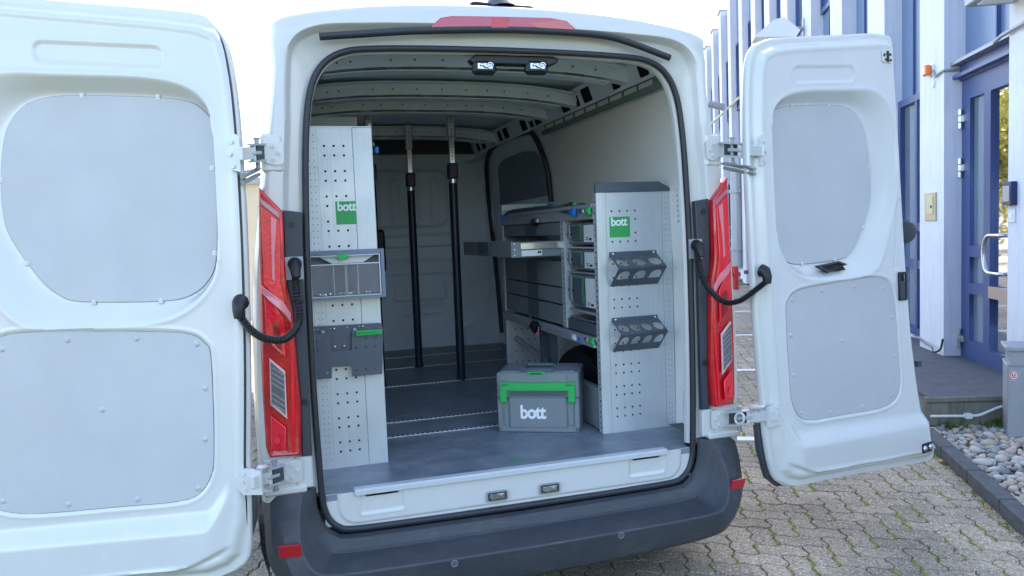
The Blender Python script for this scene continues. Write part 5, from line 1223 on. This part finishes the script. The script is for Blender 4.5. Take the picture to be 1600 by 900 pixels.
# weeds
def weeds(cs, name, m, parent, hgt=.06, nleaf=26, spread=.05):
    mb = MB()
    for (cx, cy, cz, sc_) in cs:
        for k in range(nleaf):
            a = random.uniform(0,6.28); r = random.uniform(0,spread)*sc_; b0 = np.array([cx+r*math.cos(a), cy+r*math.sin(a), cz]); hh = hgt*sc_*random.uniform(.4,1.1)
            d = np.array([math.cos(a),math.sin(a),0])*hh*random.uniform(.2,.9); w_ = np.array([-math.sin(a),math.cos(a),0])*hh*.16
            mid = b0+d*.5+np.array([0,0,hh*.6]); tip = b0+d+np.array([0,0,hh*random.uniform(.6,1.0)])
            mb.add([b0, mid-w_, tip, mid+w_], [(0,1,2,3)])
    return mb.build(name, m, parent, kind='stuff')
wl = [(*(P0+pd*x_+np.cross(pd,(0,0,1))*(.05+random.uniform(0,.05)))[:2], .02, random.uniform(.8,1.6)) for x_ in (.05,.12,.18,.42,.5,.52,.56,.6,.68,.72,.75)]
wd_ = weeds(wl, 'weeds', LEAFY, None); tag(wd_, 'green weeds sprouting from the pebbles at the foot of the landing', 'weeds')
wl = []
for i in range(46):
    q = ka+kd*random.uniform(-.1,kl)-kn*random.uniform(.050,.085); wl.append((q[0],q[1],.002,random.uniform(.25,.6)))
wd_ = weeds(wl, 'kerb_moss', MOSS, None, .04, 16, .05); tag(wd_, 'moss and small weeds growing along the kerb beside the pavers', 'moss')
mb = MB()
for i in range(22):
    q = ka+kd*random.uniform(0,kl)-kn*random.uniform(.05,.10); a = random.uniform(0,6.28); r = random.uniform(.008,.016)
    mb.add([(q[0]+r*math.cos(a+k*1.57+ (0 if k%2 else .3)), q[1]+r*(.7 if k%2 else 1)*math.sin(a+k*1.57), .010+random.uniform(0,.012)) for k in range(4)], [(0,1,2,3)])
tag(mb.build('dry_leaves', DRYLEAF, None, kind='stuff'), 'dry orange leaves caught along the kerb', 'leaves')
# grey post at the right edge
q0 = atZ((1574,688), .015); fpz = Fr(q0, (.957,-.289,0), (0,0,1)); hgt = atY((1574,542), q0[1])[2]
fq = Fr((q0[0],q0[1],0), (.72,-.69,0), (.69,.72,0), (0,0,1))
t = thing('litter_bin', 'grey steel litter bin post with round no entry sticker at the right edge', 'litter bin', tuple(q0))
mb = MB(); mb.box((-.002,0,.01),(.30,.28,hgt*.80), fq, .006); mb.build('body', GREYP, t)
mb = MB(); mb.box((-.015,-.012,hgt*.955),(.31,.29,hgt), fq, .004); mb.box((.012,.01,hgt*.80),(.30,.27,hgt*.956), fq); mb.box((-.006,.0,hgt*.80),(.30,.28,hgt*.815), fq, .003); mb.build('hood', GREYP, t)
sc_ = atY((1579,586), q0[1]-.0); a0 = .022; z0 = sc_[2]
fs = Fr(fq((a0+.012,-.002,z0)), fq.a, (0,0,1), -fq.b)
pl = plate('round_sticker', fs, ell(0,0,.026,.033,24), (), .001, WPRINT, t)
plate('red_ring', fs, ell(0,0,.024,.030,24), [ell(0,0,.019,.024,24)], .0008, mat('sign_red',(.6,.03,.05),.5), pl, c0=.0012)
mb = MB(); mb.box((-.010,-.014,.0012),(.010,-.006,.0020), fs); mb.box((-.012,-.004,.0012),(-.004,.014,.0020), fs); mb.box((.002,-.002,.0012),(.010,.014,.0020), fs); mb.build('sticker_symbol', mat('sign_red',(.6,.03,.05),.5), pl)

# ================================================================== GROUND
mb = MB(); mb.add([(-300,-60,-.028),(300,-60,-.028),(300,600,-.028),(-300,600,-.028)], [(0,1,2,3)]); gsub = mb.build('ground', JOINT, None, kind='structure')
# pavers: interlocking S-edged stones laid in a 90 degree herringbone
U = .1125; PD = BF; PN = np.array([BF[1], -BF[0], 0])           # local x = across (az 116), local y = along the wall
A_ = .011
def edge(p, q, horiz):
    p = np.array(p,float); q = np.array(q,float); d = q-p; n = np.array([-d[1], d[0]]); out_ = []
    sgn = 1 if (d[0]+d[1]) > 0 else -1
    for t in (0,.22,.5,.78):
        tt = t if sgn > 0 else t
        S = {0:0,.22:1,.5:0,.78:-1}[t]; out_.append(p+d*t+n*(A_/U)*S*(1 if horiz else -1))
    return out_
def stone(cells):
    if cells == 'H': c = [(0,0),(1,0),(2,0),(2,1),(1,1),(0,1)]
    else: c = [(0,0),(1,0),(1,1),(1,2),(0,2),(0,1)]
    pts = []
    for i in range(6):
        a, b = np.array(c[i])*U, np.array(c[(i+1)%6])*U; pts += edge(a, b, abs(b[0]-a[0]) > 1e-6)
    P = np.array(pts); ctr = P.mean(0); n = len(P)
    T = np.roll(P,-1,0)-np.roll(P,1,0); T /= np.hypot(*T.T)[:,None]; N = np.c_[-T[:,1], T[:,0]]     # inward for ccw
    r0 = P+N*.0030; r1 = P+N*.0070
    v = [(*p,-.020) for p in r0]+[(*p,-.0045) for p in r0]+[(*p,0) for p in r1]
    f = [(i,(i+1)%n,n+(i+1)%n,n+i) for i in range(n)]+[(n+i,n+(i+1)%n,2*n+(i+1)%n,2*n+i) for i in range(n)]+[tuple(range(2*n,3*n))]
    return v, f
SH, SV = stone('H'), stone('V')
me_h = {}
for k, (v, f) in (('H',SH),('V',SV)):
    me = bpy.data.meshes.new('paver'); me.from_pydata(v, [], f); me.update(); me.materials.append(PAVER); me_h[k] = me
vis, rest = [], []
Rm = np.array([PN[:2], PD[:2]]).T
for i in range(-70, 90):
    for j in range(-40, 150):
        m4 = (i-j) % 4
        if m4 not in (0, 3): continue
        k = 'H' if m4 == 0 else 'V'; lx, ly = i*U, j*U
        cx, cy = Rm@np.array([lx+(U if k == 'H' else U/2), ly+(U/2 if k == 'H' else U)])
        if cy > 16 or cy < -2.5: continue
        u_, v_, dd = proj((cx,cy,0))
        if dd < .3 or not (-60 < u_ < 1680 and v_ < 960): continue
        kk = ((np.array([cx,cy])-ka[:2])@kn[:2])
        al = ((np.array([cx,cy])-ka[:2])@kd[:2])
        if kk > .03 and al > -.3: continue
        if ((np.array([cx,cy,0])-BO)@BN) < .18: continue
        if sdf(np.array([[cx,cy]]), np.array(outl))[0] < .03: continue
        inside_van = abs(cx) < .85 and cy > -.0
        seen = not inside_van and ((1150 < u_ < 1620 and (v_ > 690 or (1148 < u_ < 1195))) or (v_ > 800 and u_ > 860) or (380 < u_ < 425) )
        if 1225 < u_ < 1445 and v_ < 700: seen = False
        (vis if seen else rest).append((dd, k, lx, ly))
vis.sort(); 
ang = math.atan2(PN[1], PN[0])
for dd, k, lx, ly in vis[:300]:
    o = bpy.data.objects.new('paver', me_h[k]); COL.objects.link(o); o.parent = gsub
    q = Rm@np.array([lx,ly]); o.location = (q[0], q[1], random.uniform(-.0025,.0015)); o.rotation_euler = (random.uniform(-.006,.006), random.uniform(-.006,.006), ang)
V_, F_ = [], []
for dd, k, lx, ly in vis[300:]+rest:
    v, f = (SH, SV)[k == 'V']; n0 = len(V_); dz = random.uniform(-.002,.001)
    for p in v: q = Rm@np.array([lx+p[0], ly+p[1]]); V_.append((q[0],q[1],p[2]+dz))
    F_ += [tuple(a+n0 for a in ff_) for ff_ in f]
me = bpy.data.meshes.new('paving'); me.from_pydata(V_, [], F_); me.update(); link_mesh('paving', me, PAVER, gsub, kind='stuff')
# the yard beyond the stones one can tell apart
YARD = mat('yard_paving', (.20,.19,.175), .9, noise=.25, nscale=5, bump=.5, bscale=20)
mb = MB()
q = [Rm@np.array(p) for p in ((-70*U,16/ .9),(90*U,16/.9),(90*U,200),(-70*U,200))]
mb.add([(-200,15.5,-.004),(200,15.5,-.004),(200,500,-.004),(-200,500,-.004)], [(0,1,2,3)]); 
mb.add([(-200,-50,-.004),(-9.5,-50,-.004),(-9.5,15.5,-.004),(-200,15.5,-.004)], [(0,1,2,3)]); mb.build('yard', YARD, None, kind='structure')
# moss tufts in the joints
mb = MB()
for n_ in range(900):
    dd, k, lx, ly = random.choice(vis[:300]); side = random.choice((0,1))
    lx2, ly2 = lx+(0 if side else random.uniform(0,U)), ly+random.uniform(0,U)
    ln = random.uniform(.01,.03)
    for m_ in range(5):
        px_, py_ = lx+random.gauss(0,.003), ly+random.uniform(0,U*.9)+m_*.004
        q = Rm@np.array([px_, py_]); mb.dome((q[0],q[1],-.006),(0,0,1),random.uniform(.004,.011),random.uniform(.006,.010),5,2)
mb.build('joint_moss', MOSS, gsub, smooth=60, kind='stuff')
# white parking lines
LINE = mat('line_paint', (.72,.72,.70), .7, noise=.10, nscale=30)
for (pa, pb2, wd) in (((1148,686),(1200,685),.10),((1148,578.5),(1190,578.5),.10),((1148,524),(1186,523),.10),((1148,487),(1186,486),.10)):
    a_ = atZ(pa, 0); c_ = a_.copy(); dirn = PN; a0 = a_-dirn*2.2; b0 = a_+dirn*1.4
    if pa[1] > 600: b0 = a_+dirn*.9
    mb = MB(); w_ = BF*wd/2; mb.add([(*(a0-w_)[:2],.004),(*(b0-w_)[:2],.004),(*(b0+w_)[:2],.004),(*(a0+w_)[:2],.004)], [(0,1,2,3)]); mb.build('line_marking', LINE, gsub)
# far left: cream garage, thin tree; trees up the street
t = thing('garage', 'cream rendered garage seen in the gap between left door and van', 'garage', (-4,14,0))
mb = MB(); mb.box((-6.5,13.3,0),(-1.22,17,2.72)); mb.build('wall', CREAM, t); mb = MB(); mb.box((-6.6,13.2,2.72),(-1.15,17.1,2.84)); mb.build('roof', GREYP, t)
mb = MB(); mb.box((-5.5,13.27,0.02),(-3.0,13.299,2.2)); mb.build('garage_door', PAINT, t)
def tree(x, y, h, r, label, leaf, n=6500, bare=False, grp=None):
    t = thing('tree', label, 'tree', (x,y,0), grp)
    mb = MB(); mb.cyl((x,y,0),(x,y,h*.45),r*.07,8,r*.045)
    tips = []
    for k in range(9):
        a = k*2.4; z0 = h*(.28+.04*k); p = np.array([x,y,z0]); e = p+np.array([math.cos(a)*r*.6, math.sin(a)*r*.6, h*.30]); mb.sweep(catmull([p,(p+e)/2+np.array([0,0,-.1]),e],3), lambda t_: r*.03*(1-t_)+.01, 6); tips.append(e)
    mb.cyl((x,y,h*.45),(x,y,h*.85),r*.045,8,.01); mb.build('trunk', BARK, t)
    mb = MB(); cl = [np.array([x+rng.normal()*r*.42, y+rng.normal()*r*.42, h*(.62+.17*rng.normal())]) for _ in range(26)]
    for _ in range(n):
        c = cl[rng.integers(26)]+rng.normal(size=3)*r*.20
        d1 = rng.normal(size=3); d1 /= np.linalg.norm(d1); d2 = np.cross(d1, rng.normal(size=3)); d2 /= np.linalg.norm(d2); s_ = r*.045
        mb.add([c-d1*s_, c+d2*s_*.6, c+d1*s_, c-d2*s_*.6], [(0,1,2,3)])
    mb.build('crown', leaf, t)
LY = mat('leaf_yellow', (.28,.30,.04), .6, col2=(.55,.44,.06), nscale=2)
tree(6.1, 23, 6.4, 2.6, 'yellowing green tree up the street, mirrored in the entrance door glass', LY)
tree(4.0, 33, 7.0, 3.0, 'dark green tree up the street behind the van', LEAFY)
tree(10.5, 34, 7.5, 2.8, 'green tree at the far end of the street beyond the facade', LEAFY)
